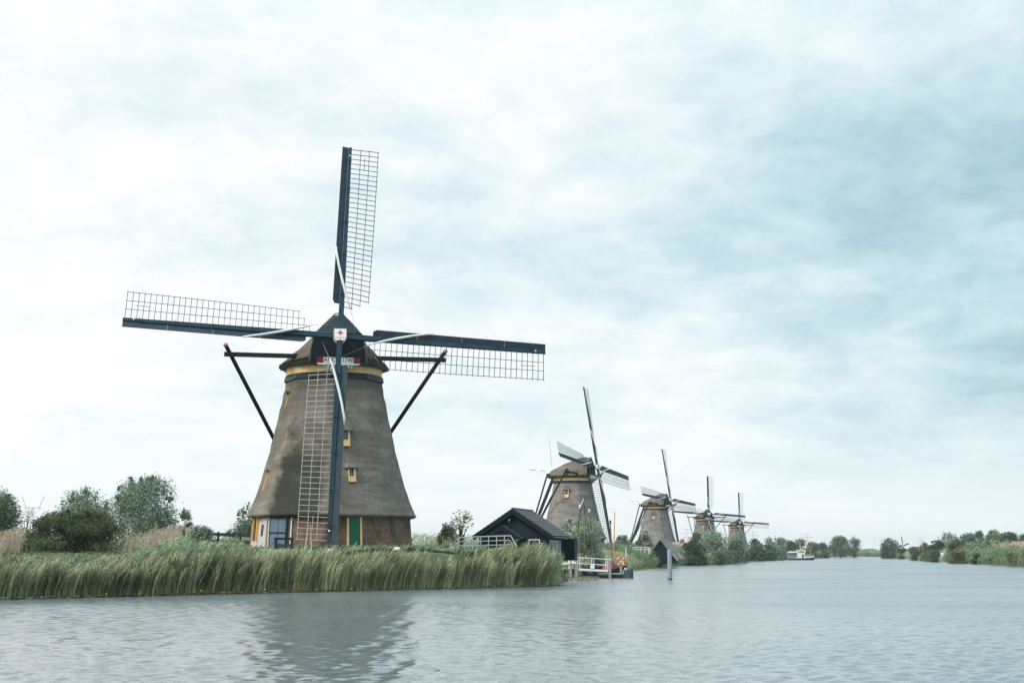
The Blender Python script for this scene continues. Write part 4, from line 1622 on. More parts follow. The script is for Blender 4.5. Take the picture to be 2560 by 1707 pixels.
FAR = [  # name, label, cat, px0, px1, top, Y, base, material, n, leaf, options
    ('distant_bush', 'hazy grey-green bush between the second and third windmills', 'bush', 1534, 1584, 1340, 330, 'willow', 700, .6, dict(shape='shrub', nblob=9)),
    ('shrub', 'olive shrub at the left foot of the third windmill', 'shrub', 1586, 1632, 1339, 262, 'olive', 1600, .36, dict(shape='shrub', nblob=9)),
    ('shrub', 'dark bush just left of the fourth windmill, behind the orange chimney', 'shrub', 1718, 1764, 1333, 400, 'olive', 1300, .5, dict(shape='shrub', nblob=9)),
    ('shrub', 'brownish olive shrub right of the boathouse by the reeds', 'shrub', 1700, 1768, 1356, 285, 'olive', 2600, .38, dict(shape='shrub', nblob=12)),
    ('silver_willow', 'large silvery willow in front of the fourth windmill', 'tree', 1742, 1832, 1330, 322, 'silver', 5200, .42, dict(shape='shrub', nblob=18, wind=.4)),
    ('willow_tree', 'grey-green willow between the fourth and fifth windmills', 'tree', 1812, 1868, 1342, 345, 'willow', 3200, .45, dict(shape='shrub', nblob=13)),
    ('willow_bush', 'rounded pale green bush by the water below the large silvery willow', 'bush', 1770, 1812, 1376, 296, 'reedfar', 1300, .4, dict(shape='shrub', nblob=8)),
    ('tree', 'dark tree just right of the fifth windmill', 'tree', 1866, 1912, 1350, 455, 'darkleaf', 2600, .55, dict(shape='shrub', nblob=12)),
    ('tree', 'low dark tree at the waterside right of the fifth windmill', 'tree', 1895, 1940, 1362, 490, 'darkleaf', 2300, .6, dict(shape='shrub', nblob=11)),
    ('tree', 'lighter round-topped tree standing behind the dark waterside tree', 'tree', 1912, 1966, 1344, 560, 'willow', 2300, .7, dict(shape='shrub', nblob=12)),
    ('shrub', 'small pale shrub at the waterside left of the tour boat', 'shrub', 1938, 1962, 1380, 505, 'reedfar', 600, .5, dict(shape='shrub', nblob=6)),
    ('tree', 'olive tree directly behind the canopy of the tour boat', 'tree', 1952, 1992, 1353, 600, 'midleaf', 1800, .75, dict(shape='shrub', nblob=10)),
    ('tree', 'olive tree behind the mast of the tour boat', 'tree', 1980, 2020, 1348, 640, 'olivelight', 1900, .75, dict(shape='shrub', nblob=10)),
    ('tree', 'bluish tree behind the bow of the tour boat', 'tree', 2016, 2048, 1355, 760, 'midleaf', 1500, .9, dict(shape='shrub', nblob=9)),
    ('tree', 'bluish flat-topped tree right of the tour boat', 'tree', 2042, 2072, 1357, 820, 'darkleaf', 1400, 1.0, dict(shape='shrub', nblob=9)),
    ('tree', 'round bluish-green tree standing alone beyond the bend', 'tree', 2074, 2124, 1341, 860, 'darkleaf', 2200, 1.0, dict(nblob=11, trunk=2.0)),
    ('tree', 'smaller drooping tree at the right side of the lone round tree', 'tree', 2112, 2152, 1346, 870, 'midleaf', 1000, .9, dict(nblob=11, trunk=2.0)),
    ('tree', 'dark tree with upright tips beside the tiny far windmill', 'tree', 2200, 2243, 1347, 760, 'darkleaf', 1700, .9, dict(nblob=11, shape='shrub', extra=((-1.2, 5.5, 2.2, 3.4, 120), (3.0, 4.0, 2.0, 3.0, 90)))),
    ('shrub', 'dark bush at the tip of the right bank', 'shrub', 2203, 2234, 1370, 760, 'darkleaf', 900, .8, dict(shape='shrub', nblob=8)),
    ('shrub', 'olive bush at the waterside below the tiny far windmill', 'shrub', 2243, 2264, 1370, 640, 'olive', 900, .6, dict(shape='shrub', nblob=7)),
    ('shrub', 'dark bush on the right bank, second from the tip', 'shrub', 2216, 2236, 1377, 690, 'olive', 500, .6, dict(shape='shrub', nblob=7)),
    ('shrub', 'dark rounded bush at the water, leftmost of the dense right-bank bushes', 'shrub', 2272, 2300, 1367, 520, 'darkleaf', 1700, .5, dict(shape='shrub', nblob=9)),
    ('tree', 'tall pale olive bush with a pointed top on the right bank', 'tree', 2296, 2320, 1358, 470, 'olivelight', 1700, .5, dict(shape='shrub', nblob=9)),
    ('tree', 'dark olive round tree above the waterside bushes on the right bank', 'tree', 2320, 2358, 1352, 455, 'olive', 2400, .5, dict(shape='shrub', nblob=10)),
    ('shrub', 'grey-green bush below the dark olive round tree', 'shrub', 2310, 2346, 1374, 425, 'willow', 1500, .45, dict(shape='shrub', nblob=9)),
    ('shrub', 'dark low bush at the water below the dark olive round tree', 'shrub', 2328, 2352, 1377, 398, 'olive', 1300, .42, dict(shape='shrub', nblob=8)),
    ('tree', 'olive tree standing before the pale-stemmed tall tree', 'tree', 2372, 2416, 1350, 410, 'olive', 2300, .5, dict(shape='shrub', nblob=11)),
    ('shrub', 'large rounded grey-olive bush at the water, in the middle of the right bank', 'shrub', 2372, 2420, 1371, 345, 'olivelight', 2900, .4, dict(shape='shrub', nblob=12)),
    ('shrub', 'olive bush half sunk in the reeds of the right bank', 'shrub', 2426, 2462, 1384, 318, 'olive', 1500, .38, dict(shape='shrub', nblob=9)),
    ('shrub', 'low dark bush among the pale reeds at the right', 'shrub', 2478, 2512, 1390, 292, 'olive', 1300, .34, dict(shape='shrub', nblob=9)),
    ('shrub', 'green bush at the right edge of the picture by the water', 'shrub', 2512, 2575, 1381, 262, 'olivelight', 2600, .32, dict(shape='shrub', nblob=11)),
    ('tree', 'tall airy tree, leftmost of the wood on the right', 'tree', 2348, 2398, 1332, 520, 'willow', 1500, .55, dict(nblob=16, trunk=1.0)),
    ('tree', 'grey-green tree of the wood, next to the airy leftmost tree', 'tree', 2392, 2442, 1334, 540, 'willow', 2800, .65, dict(nblob=13, shape='shrub')),
    ('tree', 'dark-topped tree in the left half of the right-hand wood', 'tree', 2428, 2468, 1330, 545, 'midleaf', 2600, .65, dict(nblob=13, shape='shrub')),
    ('tree', 'pointed grey-green tree in the middle of the right-hand wood', 'tree', 2460, 2502, 1326, 530, 'willow', 2800, .65, dict(nblob=13, shape='shrub')),
    ('tree', 'dark broad tree in the right half of the right-hand wood', 'tree', 2496, 2546, 1331, 525, 'darkleaf', 2900, .65, dict(nblob=13, shape='shrub')),
    ('tree', 'dark tree of the wood cut by the right edge of the picture', 'tree', 2538, 2590, 1337, 500, 'darkleaf', 2600, .65, dict(nblob=12, shape='shrub')),
]
for i, (nm, lb, ct, p0, p1, tp, Y, mt, n, lf, kw) in enumerate(FAR):
    px_plant(nm, lb, ct, p0, p1, tp, Y, None, mt, n, lf, seed=100 + i, **kw)

far_reeds(235, 420, 4600, 2.7, 71, -.2, 6, 'reedfar', .9, .11, RIGHT_BANK, 1)
far_reeds(60, 235, 3000, 2.4, 76, -.2, 7, 'reedfar', .7, .09, RIGHT_BANK, 1)
far_reeds(100.5, 112, 420, 1.0, 78, .1, 4.5, 'weed', .35, .07)
far_reeds(225, 345, 2300, 3.5, 72, 4, 13, 'dryreed', .9, .10, RIGHT_BANK, 1, 4, .5, 'dry_reeds')
far_reeds(420, 1130, 5200, 3.2, 73, -.2, 9, 'weed', 1.3, .28, RIGHT_BANK, 1)
far_reeds(330, 760, 2600, 4.2, 75, 3, 9, 'midleaf', 1.3, .3, RIGHT_BANK, 1, name='hedge')
far_reeds(560, 760, 500, 2.9, 74, 0, 8, 'dryreed', 1.2, .25, RIGHT_BANK, 1, 4, .5, 'dry_reeds')


def far_woods():
    """the level treeline at the horizon: one mass of far crowns"""
    r = np.random.default_rng(77)
    n = 14000
    a = r.uniform(R(-23), R(23), n)
    d_ = r.uniform(1900, 2300, n)
    hmax = 7 + 3 * np.sin(a * 37) + 2 * np.sin(a * 91 + 1) + 1.5 * np.sin(a * 211)
    C = np.stack([d_ * np.sin(a), d_ * np.cos(a), .5 + np.clip(hmax, 3, 14) * r.uniform(0, 1, n) ** .8], 1)
    t_ = np.clip(.5 + .3 * np.sin(a * 60) + r.normal(0, .15, n), 0, 1)
    o = link('far_woods', leaves_mesh('far_woods', C, t_, 6.0, 4.0, M['midleaf'], r))
    tag(o, kind='stuff')


far_woods()


def lilies():
    r = np.random.default_rng(80)
    P, s_ = along_bank(LEFT_BANK, 70, 101, 2600, -1.0, -.05, r, -1)
    P2, _ = along_bank(LEFT_BANK, 118, 215, 1800, -2.6, 0.1, r, -1)
    P = np.concatenate([P, P2])
    n = len(P)
    C = np.concatenate([P, (0.05 + r.uniform(0, .07, n))[:, None]], 1)
    me = leaves_mesh('lily_pads', C, r.uniform(0, 1, n), .24, .20, M['pad'], r, 0.0)
    # lay the pads nearly flat
    co = np.zeros(len(me.vertices) * 3, np.float32)
    me.vertices.foreach_get('co', co)
    co = co.reshape(-1, 4, 3)
    c = co.mean(1, keepdims=True)
    co[..., 2] = c[..., 2] + (co[..., 2] - c[..., 2]) * .22
    me.vertices.foreach_set('co', co.ravel())
    tag(link('lily_pads', me), kind='stuff')


lilies()


def lily_flowers():
    r = np.random.default_rng(81)
    P, _ = along_bank(LEFT_BANK, 74, 100, 20, -.75, -.1, r, -1)
    me = MB().lathe((0, 0, 0), [(.012, 0), (.04, .02), (.048, .05), (.04, .08), (.016, .09)], 7).mesh('water_lily', M['yellow'], True)
    for x, y in P:
        o = link('water_lily', me, None, (x, y, .10 + r.uniform(0, .08)))
        tag(o, 'small yellow water lily flower floating at the foot of the reed belt', 'flower', 'yellow water lilies along the reed edge')


lily_flowers()

# ------------------------------------------------------------------ yard of the near mill
def board_fence():
    o = empty('board_fence', at(575, 1372, 110))
    tag(o, 'dark board fence with three rails running up to the left side of the mill', 'fence')
    base = o.location.copy()
    ends = [at(506, 1362, 118), at(545, 1364, 114.5), at(585, 1368, 111), at(600, 1370, 108.5), at(634, 1371, 106)]
    hs = [1.80, 1.70, 1.60, 1.55, 1.45]
    for p, h in zip(ends, hs):
        p.z = gz(p.x, p.y)
    for p, h in zip(ends, hs):
        MB().beam(p - base - Vector((0, 0, .3)), p - base + Vector((0, 0, h + .12)), .15, .15, (0, 1, 0)).build('post', M['black'], o)
    for i in range(4):
        a, b = ends[i], ends[i + 1]
        for q in (.28, .62, .95):
            d = (b - a).normalized() * .08
            MB().beam(a - base + d + Vector((0, -.09, hs[i] * q)), b - base - d + Vector((0, -.09, hs[i + 1] * q)), .035, .25).build('board', M['black'], o)


board_fence()


def winch():
    p = at(709, 1374, 91.5)
    o = empty('capstan_frame', (p.x, p.y, gz(p.x, p.y)), R(8))
    tag(o, 'black timber frame with a winding drum in front of the blue grey double door', 'winch')
    for s in (-1, 1):
        MB().beam((s * .50, 0, -.3), (s * .50, 0, .86), .17, .17, (0, 1, 0)).build('upright', M['black'], o)
        MB().beam((s * .50, .9, -.1), (s * .50, .05, .7), .13, .13).build('strut', M['black'], o)
    MB().beam((-.62, 0, .93), (.62, 0, .93), .16, .15).build('crossbeam', M['black'], o)
    MB().tube([(-.42, .02, .45), (.42, .02, .45)], .15, 8).build('drum', M['iron'], o)
    MB().beam((.55, -.05, .3), (1.15, -.15, -.25), .12, .12).build('prop', M['black'], o)


winch()


def scoop_cover():
    p = at(690, 1370, 93.2)
    o = MB().prism([(-.5, 0, -.1), (.55, 0, -.1), (.5, 0, .05), (-.1, 0, .55), (-.2, 0, .5)], (0, .9, 0)).build('sloping_hatch', M['bluegrey'], None, (p.x, p.y, gz(p.x, p.y) + .05))
    tag(o, 'sloping grey hatch cover on the ground beside the black winch frame', 'hatch')


scoop_cover()


def leaning_pole():
    a, b = at(762, 1378, 91.0), at(770, 1312, 92.6)
    o = empty('leaning_ladder', a)
    tag(o, 'thin pale wooden trestle leaning behind the lowest sail lattice', 'trestle')
    for s in (0, .34):
        MB().beam((s * 1.2, 0, 0), (b.x - a.x + s * .5, b.y - a.y, b.z - a.z), .06, .06).build('leg', M['wood'], o)
    MB().beam((.16, .6, .75), (.44, .6, .75), .05, .05).build('rung', M['wood'], o)


leaning_pole()


def brush_fence():
    a, b = at(1026, 1370, 112), at(1190, 1372, 117)
    for p in (a, b):
        p.z = gz(p.x, p.y)
    o = empty('brushwood_fence', a)
    tag(o, 'low dark brown brushwood fence between the mill and the black hut', 'fence')
    n = 12
    L = b - a
    r = random.Random(5)
    for i in range(n + 1):
        p = L * (i / n)
        MB().beam(p - Vector((0, 0, .25)), p + Vector((0, 0, .82)), .06, .06, (0, 1, 0)).build('stake', M['bark'], o)
    for j in range(9):
        pts = []
        for i in range(37):
            p = L * (i / 36)
            pts.append(p + Vector((0, .07 * (1 if (i // 3 + j) % 2 else -1) + r.gauss(0, .012), .06 + j * .078 + r.gauss(0, .010))))
        MB().tube(pts, .046, 5).build('woven_rod', M['woven'], o)


brush_fence()

for (px, py, Y, w, lb) in ((827, 1373, 91.5, .42, 'whitewashed stone at the foot of the mill near the lowest sail tip'),
                           (993, 1370, 92.5, .50, 'whitewashed stone in the grass at the right corner of the mill base'),
                           (1087, 1371, 100, .46, 'whitewashed stone in the grass below the olive bush'),
                           (1130, 1368, 103, .38, 'smaller whitewashed stone just left of the white footbridge railing'),
                           (560, 1366, 108, .36, 'small white stone in front of the dark board fence')):
    p = at(px, py, Y)
    r = random.Random(px)
    bm = MB().lathe((0, 0, 0), [(.22, -.15), (.48, -.05), (.5, .15), (.40, .32), (.18, .40)], 9)
    bm.v = [(x * (1 + r.uniform(-.12, .12)) * w * 1.15, y * w * .8 * (1 + r.uniform(-.12, .12)), z * w * (1 + r.uniform(-.1, .1))) for x, y, z in bm.v]
    zz = gz(p.x, p.y)
    tag(bm.build('white_stone', M['stone'], None, (p.x, p.y, max(zz, p.z - .10) - .02), smooth=True), lb, 'stone', 'whitewashed stones around the yard')


def lamp_post():
    p = at(1090, 1366, 116)
    z = gz(p.x, p.y)
    o = empty('lamp_post', (p.x, p.y, z))
    tag(o, 'thin grey lamp post with a small arm beside the olive bush', 'lamp post')
    MB().tube([(0, 0, -.2), (0, 0, 1.28)], .025, 6).build('pole', M['steel'], o)
    MB().box((.04, 0, 1.30), (.30, .14, .07)).build('lamp_head', M['steel'], o)


lamp_post()


def white_board():
    p = at(384, 1343, 124.5)
    o = empty('bench', (p.x, p.y, gz(p.x, p.y)))
    tag(o, 'pale flat-topped bench half hidden among the dry reeds left of the mill', 'bench')
    h = p.z - o.location.z
    MB().box((0, 0, h), (1.15, .4, .07)).build('seat', M['stone'], o)
    for s in (-1, 1):
        MB().box((s * .45, 0, (h - .04) / 2), (.10, .3, h - .04)).build('leg', M['stone'], o)


white_board()


def footbridge():
    Y = 105.5
    P0 = at(1206, 1372, Y)
    o = empty('footbridge', (P0.x, P0.y, P0.z))
    tag(o, 'small arched footbridge with white three-rail railings in front of the black hut', 'footbridge')
    base = o.location

    def L(px, py, dy=0.0):
        return at(px, py, Y + dy) - base
    posts = [(1146, 1371, 1345), (1163.5, 1371.5, 1342), (1182, 1372, 1341.5), (1202, 1371.5, 1340.5), (1221.5, 1371, 1339.5), (1241.5, 1371, 1339), (1261, 1371, 1338)]
    for side, dy in ((0, 0.0), (1, 1.5)):
        for px, b, t in posts:
            MB().beam(L(px, b, dy) - Vector((0, 0, .15)), L(px, t, dy), .055, .055, (0, 1, 0)).build('railing_post', M['white'], o)
        MB().beam(L(1277, 1338.5, dy), L(1292.5, 1367, dy), .075, .075, (0, 1, 0)).build('railing_post', M['white'], o)
        for tops, wd in (([(1141, 1349), (1151, 1342.5), (1202, 1340.5), (1277, 1338)], .075),
                         ([(1139, 1359), (1151, 1352.8), (1202, 1352), (1275, 1349.6), (1283, 1365)], .055),
                         ([(1141, 1368), (1151, 1362.8), (1202, 1362.5), (1277, 1360.5), (1282, 1368)], .055)):
            for (x0, y0), (x1, y1) in zip(tops[:-1], tops[1:]):
                MB().beam(L(x0, y0, dy), L(x1, y1, dy), wd, wd).build('rail', M['white'], o)
    # humped deck of planks
    n = 26
    for i in range(n):
        t0 = i / n
        px = 1140 + 152 * t0
        zz = 1374.5 - 2.4 * math.sin(PI * t0)
        c = L(px + 2.9, zz, .75)
        MB().box(c, (.155, 1.7, .06)).build('plank', M['deck'], o)
    MB().beam(L(1140, 1377.5, .1), L(1292, 1377.5, .1), .12, .16).build('girder', M['wood'], o)


footbridge()


# ------------------------------------------------------------------ black hut
def hut():
    org = at(1284.5, 1389, 112)
    o = empty('black_hut', (org.x, org.y, 2.0), R(-15))
    tag(o, 'black weatherboarded hut with grey tiled gable roof and a small front porch', 'hut')
    W, Lg, zs, za = 2.80, 5.6, 1.60, 3.62       # half width, length, eave and ridge heights ; front gable at y = 0

    def top(x):
        return za - (za - zs) * abs(x) / (W + .30)
    core = MB().prism([(-W + .12, .06, -.3), (W - .12, .06, -.3), (W - .12, .06, zs - .05), (0, .06, za - .25), (-W + .12, .06, zs - .05)], (0, Lg - .12, 0))
    core.build('inner_walls', M['hull'], o)
    bh = .205
    k = 0
    z = -.10
    while z < za - .35:
        # a row of the gable, split round the door opening at the right
        xm = min(W, (za - .12 - (z + bh)) * (W + .30) / (za - zs))
        xm2 = min(W, (za - .12 - z) * (W + .30) / (za - zs))
        spans = [(-1, 1)]
        if xm > .15:
            def row(xa, xb, xa2, xb2):
                MB().prism([(xa2, -.005, z), (xb2, -.005, z), (xb, .035, z + bh - .012), (xa, .035, z + bh - .012)], (0, .03, 0)).build('board', M['hut'], o)
            if z < 1.35:
                row(-xm, 1.20, -xm2, 1.20)
                row(2.12, xm, 2.12, xm2)
            else:
                row(-xm, xm, -xm2, xm2)
        z += bh
    # side boards (right) round the windows, left and back plain
    z = -.10
    while z < zs - .05:
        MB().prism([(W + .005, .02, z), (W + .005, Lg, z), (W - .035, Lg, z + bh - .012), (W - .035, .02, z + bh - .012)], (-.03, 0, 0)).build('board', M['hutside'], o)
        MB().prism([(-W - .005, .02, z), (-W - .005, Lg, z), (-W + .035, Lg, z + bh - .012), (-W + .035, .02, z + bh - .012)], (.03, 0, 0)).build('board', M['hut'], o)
        z += bh
    # opening with white frame at the right of the front
    fr = MB().beam((1.22, -.03, 1.31), (2.10, -.03, 1.31), .10, .08)
    for x in (1.24, 2.08):
        fr.beam((x, -.03, -.3), (x, -.03, 1.27), .08, .10, (0, 1, 0))
    dr = fr.build('door', M['white'], o)
    MB().box((1.66, .03, .5), (.76, .04, 1.5)).build('pane', M['glass'], dr)
    # three white windows on the right side
    for i, y in enumerate((.62, 1.95, 3.25)):
        w = MB()
        ww, z0, z1 = .92, .18, 1.22
        for yy in (y - ww / 2, y + ww / 2):
            w.beam((W + .03, yy, z0), (W + .03, yy, z1), .08, .09, (1, 0, 0))
        for zz in (z0, z1):
            w.beam((W + .034, y - ww / 2, zz), (W + .034, y + ww / 2, zz), .09, .08)
        w.beam((W + .025, y, z0), (W + .025, y, z1), .05, .05, (1, 0, 0))
        win = w.build('window', M['white'], o)
        MB().box((W - .0, y, (z0 + z1) / 2), (.04, ww - .06, z1 - z0 - .06)).build('pane', M['glass'], win)
    # roof : two slopes of tiles in courses
    rng = random.Random(9)
    for s in (-1, 1):
        n = 11
        ax, az = 0.0, za + .06
        bx, bz = W + .42, za + .06 - (za - zs) * (W + .42) / (W + .30)
        nrm = Vector((s * (az - bz), 0, bx)).normalized()
        for i in range(n):
            t0, t1 = i / n, (i + 1.12) / n
            p0 = Vector((s * (ax + (bx - ax) * t0), 0, az + (bz - az) * t0)) + nrm * .012
            p1 = Vector((s * (ax + (bx - ax) * t1), 0, az + (bz - az) * t1)) + nrm * .05
            if s > 0:     # the visible slope: single tiles
                m = 16
                for q in range(m):
                    y0 = -.40 + (Lg + .7) * q / m + .006
                    y1 = -.40 + (Lg + .7) * (q + 1) / m - .006
                    j = nrm * rng.uniform(-.006, .010)
                    pts = [p0 + Vector((0, y0, 0)), p1 + Vector((0, y0, 0)) + j, p1 + Vector((0, y1, 0)) + j, p0 + Vector((0, y1, 0))]
                    MB().prism(pts, nrm * .03).build('tile', M['tile'], o)
            else:
                pts = [p0 + Vector((0, -.40, 0)), p1 + Vector((0, -.40, 0)), p1 + Vector((0, Lg + .3, 0)), p0 + Vector((0, Lg + .3, 0))]
                MB().prism(pts, nrm * .03).build('tile_course', M['tile'], o)
        # bargeboards
        MB().beam((0, -.42, za - .12), (s * bx, -.42, bz - .16), .05, .34, (0, 0, 1)).build('bargeboard', M['hut'], o)
        MB().prism([(0, -.38, za + .0), (s * bx, -.38, bz - .05), (s * bx, -.38, bz - .12), (0, -.38, za - .10)], (0, Lg + .6, 0)).build('roof_deck', M['hull'], o)
    MB().beam((0, -.40, za + .12), (0, Lg + .3, za + .12), .22, .09).build('ridge_cap', M['tile'], o)
    MB().tube([(W + .46, -.38, zs - .10), (W + .46, Lg + .3, zs - .14)], .06, 6).build('gutter', M['bluegrey'], o)
    MB().tube([(W + .04, .06, -.2), (W + .04, .06, zs - .1)], .045, 6).build('downpipe', M['bluegrey'], o)
    # lean-to at the back right
    MB().box((W + .35, Lg + .35, .55), (1.0, 1.1, 1.7)).build('lean_to', M['hut'], o)
    MB().beam((W + .95, Lg - .3, 1.42), (W + .95, Lg + .95, 1.42), 1.3, .10).build('lean_to_roof', M['tile'], o)
    # porch
    pw, pz, pa, pd = 1.30, 1.50, 2.36, -1.25
    cx = -.62
    for s in (-1, 1):
        bx, bz = pw + .18, pz - .12
        nrm = Vector((s * (pa - bz), 0, bx)).normalized()
        n = 5
        for i in range(n):
            t0, t1 = i / n, (i + 1.1) / n
            p0 = Vector((cx + s * bx * t0, 0, pa + (bz - pa) * t0)) + nrm * .01
            p1 = Vector((cx + s * bx * t1, 0, pa + (bz - pa) * t1)) + nrm * .06
            for q in range(5):
                y0, y1 = pd + (-pd) * q / 5 + .005, pd + (-pd) * (q + 1) / 5 - .005
                pts = [p0 + Vector((0, y0, 0)), p1 + Vector((0, y0, 0)), p1 + Vector((0, y1, 0)), p0 + Vector((0, y1, 0))]
                MB().prism(pts, nrm * .03).build('porch_tile', M['tile'], o)
        MB().beam((cx, pd - .03, pa - .13), (cx + s * bx, pd - .03, bz - .13), .05, .28, (0, 0, 1)).build('porch_bargeboard', M['hut'], o)
        MB().beam((cx + s * (pw - .04), pd + .1, -.3), (cx + s * (pw - .04), pd + .1, pz - .1), .12, .12, (0, 1, 0)).build('porch_post', M['hut'], o)
    MB().prism([(cx - pw, pd + .12, pz - .18), (cx + pw, pd + .12, pz - .18), (cx, pd + .12, pa - .2)], (0, .06, 0)).build('porch_gable', M['hull'], o)
    MB().box((cx, -.06, .6), (1.0, .08, 1.9)).build('front_door', M['hull'], o)
    fl = MB().tube([(cx + .42, -.62, 1.9), (cx + .42, -.62, 2.78)], .075, 8).build('flue', M['iron'], o)
    MB().tube([(cx + .42, -.62, 2.74), (cx + .42, -.62, 2.92)], .11, 8).build('cowl', M['bluegrey'], fl)


hut()


# ------------------------------------------------------------------ jetty, floating landing stage, boats
YD = 134.0


def D(px, py, dy=0.0):
    return at(px, py, YD + dy)


def jetty():
    base = D(1440, 1440)
    base.z = 0.0
    o = empty('jetty', base)
    tag(o, 'white-railed gangway jetty sloping down from the reeds to the landing stage', 'jetty')

    def L(px, py, dy=0.0):
        return D(px, py, dy) - base
    # gangway: deck strip, two railings (near one and far one)
    for dy, main in ((0.0, True), (1.5, False)):
        MB().beam(L(1443, 1422.5, dy), L(1520, 1426.5, dy), .10, .20, (0, 0, 1)).build('deck_edge', M['white'], o)
        MB().beam(L(1440, 1392.5, dy), L(1530, 1398, dy), .09, .07).build('handrail', M['white'], o)
        MB().beam(L(1443, 1407.0, dy), L(1519, 1412, dy), .07, .07).build('rail', M['white'], o)
        for px in (1444, 1449.5, 1479, 1484.5, 1514.5, 1519.5):
            t = (px - 1440) / 90
            MB().beam(L(px, 1393 + 5 * t, dy), L(px, 1422.5 + 4 * t, dy), .055, .055, (0, 1, 0)).build('railing_post', M['white'], o)
    n = 16
    for i in range(n):
        t = (i + .5) / n
        MB().box(L(1443 + 77 * t, 1421.6 + 4 * t, .75), (.165, 1.36, .05)).build('plank', M['deck'], o)
    # head of the jetty: thick white posts and crossing rails
    for dy in (0.1, 1.6):
        for px in (1423, 1432):
            MB().beam(L(px, 1390, dy), L(px, 1424, dy), .16, .16, (0, 1, 0)).build('head_post', M['white'], o)
        MB().beam(L(1400, 1391, dy), L(1443, 1389.5, dy), .12, .11).build('head_rail', M['white'], o)
        MB().beam(L(1404, 1408, dy - .1), L(1440, 1406, dy - .1), .13, .20).build('head_rail', M['white'], o)
    for px, t, b, dy in ((1427, 1406, 1442, -.12), (1440.5, 1408, 1440, -.12), (1430, 1412, 1442, 1.9), (1412, 1412, 1440, 1.8)):
        MB().beam(L(px, t, dy), L(px, b + 6, dy), .21, .21, (0, 1, 0)).build('pile', M['wood'], o)
    for i in range(9):
        MB().box(L(1400 + i * 5.1, 1421.0, .8), (.18, 1.8, .05)).build('plank', M['deck'], o)
    MB().tube([L(1433, 1425, -.05), L(1433, 1425, .35)], .16, 10).build('roller', M['iron'], o)
    MB().prism([L(1463, 1427, .05), L(1478, 1428, .05), L(1482, 1432, .05), L(1476, 1431.5, .05)], (0, 1.2, 0)).build('bracket', M['wood'], o)
    return base


jb = jetty()


def sign_plate():
    p = D(1481, 1416, -.1)
    mb = MB()
    n = 8
    mb.prism([Vector((math.cos(2 * PI * k / n + .2) * .24, 0, math.sin(2 * PI * k / n + .2) * .22)) for k in range(n)], (0, .05, 0))
    tag(mb.build('white_plate', M['white'], None, p), 'small white round plate hanging on the gangway railing', 'plate')


sign_plate()


def landing_stage():
    base = D(1538, 1440)
    base.z = 0
    o = empty('landing_stage', base)
    tag(o, 'floating grey-blue landing stage with pale deck at the end of the gangway', 'landing stage')

    def L(px, py, dy=0.0):
        return D(px, py, dy) - base
    z = .50
    x0, x1 = L(1497, 1440).x, L(1560, 1440).x
    x2 = L(1580, 1440).x
    MB().box(((x0 + x1) / 2, 1.1, .30), (x1 - x0, 2.2, .12)).build('frame', M['darkteal'], o)
    MB().box(((x0 + x1) / 2 + .02, 1.1, .08), (x1 - x0 - .12, 2.0, .32)).build('float', M['hull'], o)
    n = 15
    for i in range(n):
        MB().box((x0 + (x1 - x0) * (i + .5) / n, 1.1, .40), ((x1 - x0) / n - .014, 2.26, .06)).build('plank', M['deck'], o)
    # fender boards: upright planks round the right-hand end
    k = 0
    for i in range(6):
        MB().box((x1 + .06 + i * .15, .02 + i * .0, .36), (.13, .07, .92 if i % 2 == 0 else .82)).build('fender_board', M['darkteal'], o)
    for i in range(11):
        MB().box((x2 - .0, .15 + i * .19, .36), (.07, .165, .9 if i % 2 else .82)).build('fender_board', M['darkteal'], o)
    for px, t, b, w, dy in ((1525, 1400, 1436, .24, -.12), (1552.5, 1415, 1432, .20, .5), (1571.5, 1410, 1430, .15, .6)):
        MB().beam(L(px, t, dy), L(px, b + 8, dy), w, w, (0, 1, 0)).build('guide_pile', M['wood'], o)


landing_stage()


def lifebuoy():
    p = D(1552, 1402.7, .45)
    o = empty('lifebuoy', p)
    tag(o, 'orange lifebuoy with white bands on a white holder above the landing stage', 'lifebuoy')
    n, m = 24, 8
    mb = MB()
    Rr, r = .345, .085
    for i in range(n):
        for j in range(m):
            a, b = 2 * PI * i / n, 2 * PI * j / m
            mb.v.append(((Rr + r * math.cos(b)) * math.cos(a), -.02 + r * .8 * math.sin(b), (Rr + r * math.cos(b)) * math.sin(a)))
    for i in range(n):
        for j in range(m):
            mb.f.append((i * m + j, ((i + 1) % n) * m + j, ((i + 1) % n) * m + (j + 1) % m, i * m + (j + 1) % m))
    mb.build('ring', M['buoy'], o, smooth=True)
    for k in range(4):
        a = R(45) + k * PI / 2
        pts = [(Rr * math.cos(a + t), -.02, Rr * math.sin(a + t)) for t in (-.16, 0, .16)]
        MB().tube(pts, r * 1.03, 8).build('band', M['white'], o, smooth=True)
    MB().prism([(-.11, .06, -.10), (.11, .06, -.10), (.07, .06, .22), (0, .06, .30), (-.07, .06, .22)], (0, .05, 0)).build('holder', M['white'], o)
    MB().box((0, .09, 0), (.62, .05, .07)).build('holder_arm', M['white'], o)
    MB().beam((0, .12, -.2), (0, .12, -.95), .10, .10, (0, 1, 0)).build('holder_post', M['wood'], o)


lifebuoy()


def white_fender():
    p = D(1563.5, 1423, .5)
    mb = MB().lathe((0, 0, -.02), [(.22, 0), (.23, .12), (.17, .32), (.10, .48), (.05, .52)], 10)
    tag(mb.build('bollard', M['stone'], None, (p.x, p.y, .43), smooth=True), 'white cone-shaped bollard standing on the deck beside the lifebuoy', 'bollard')


white_fender()


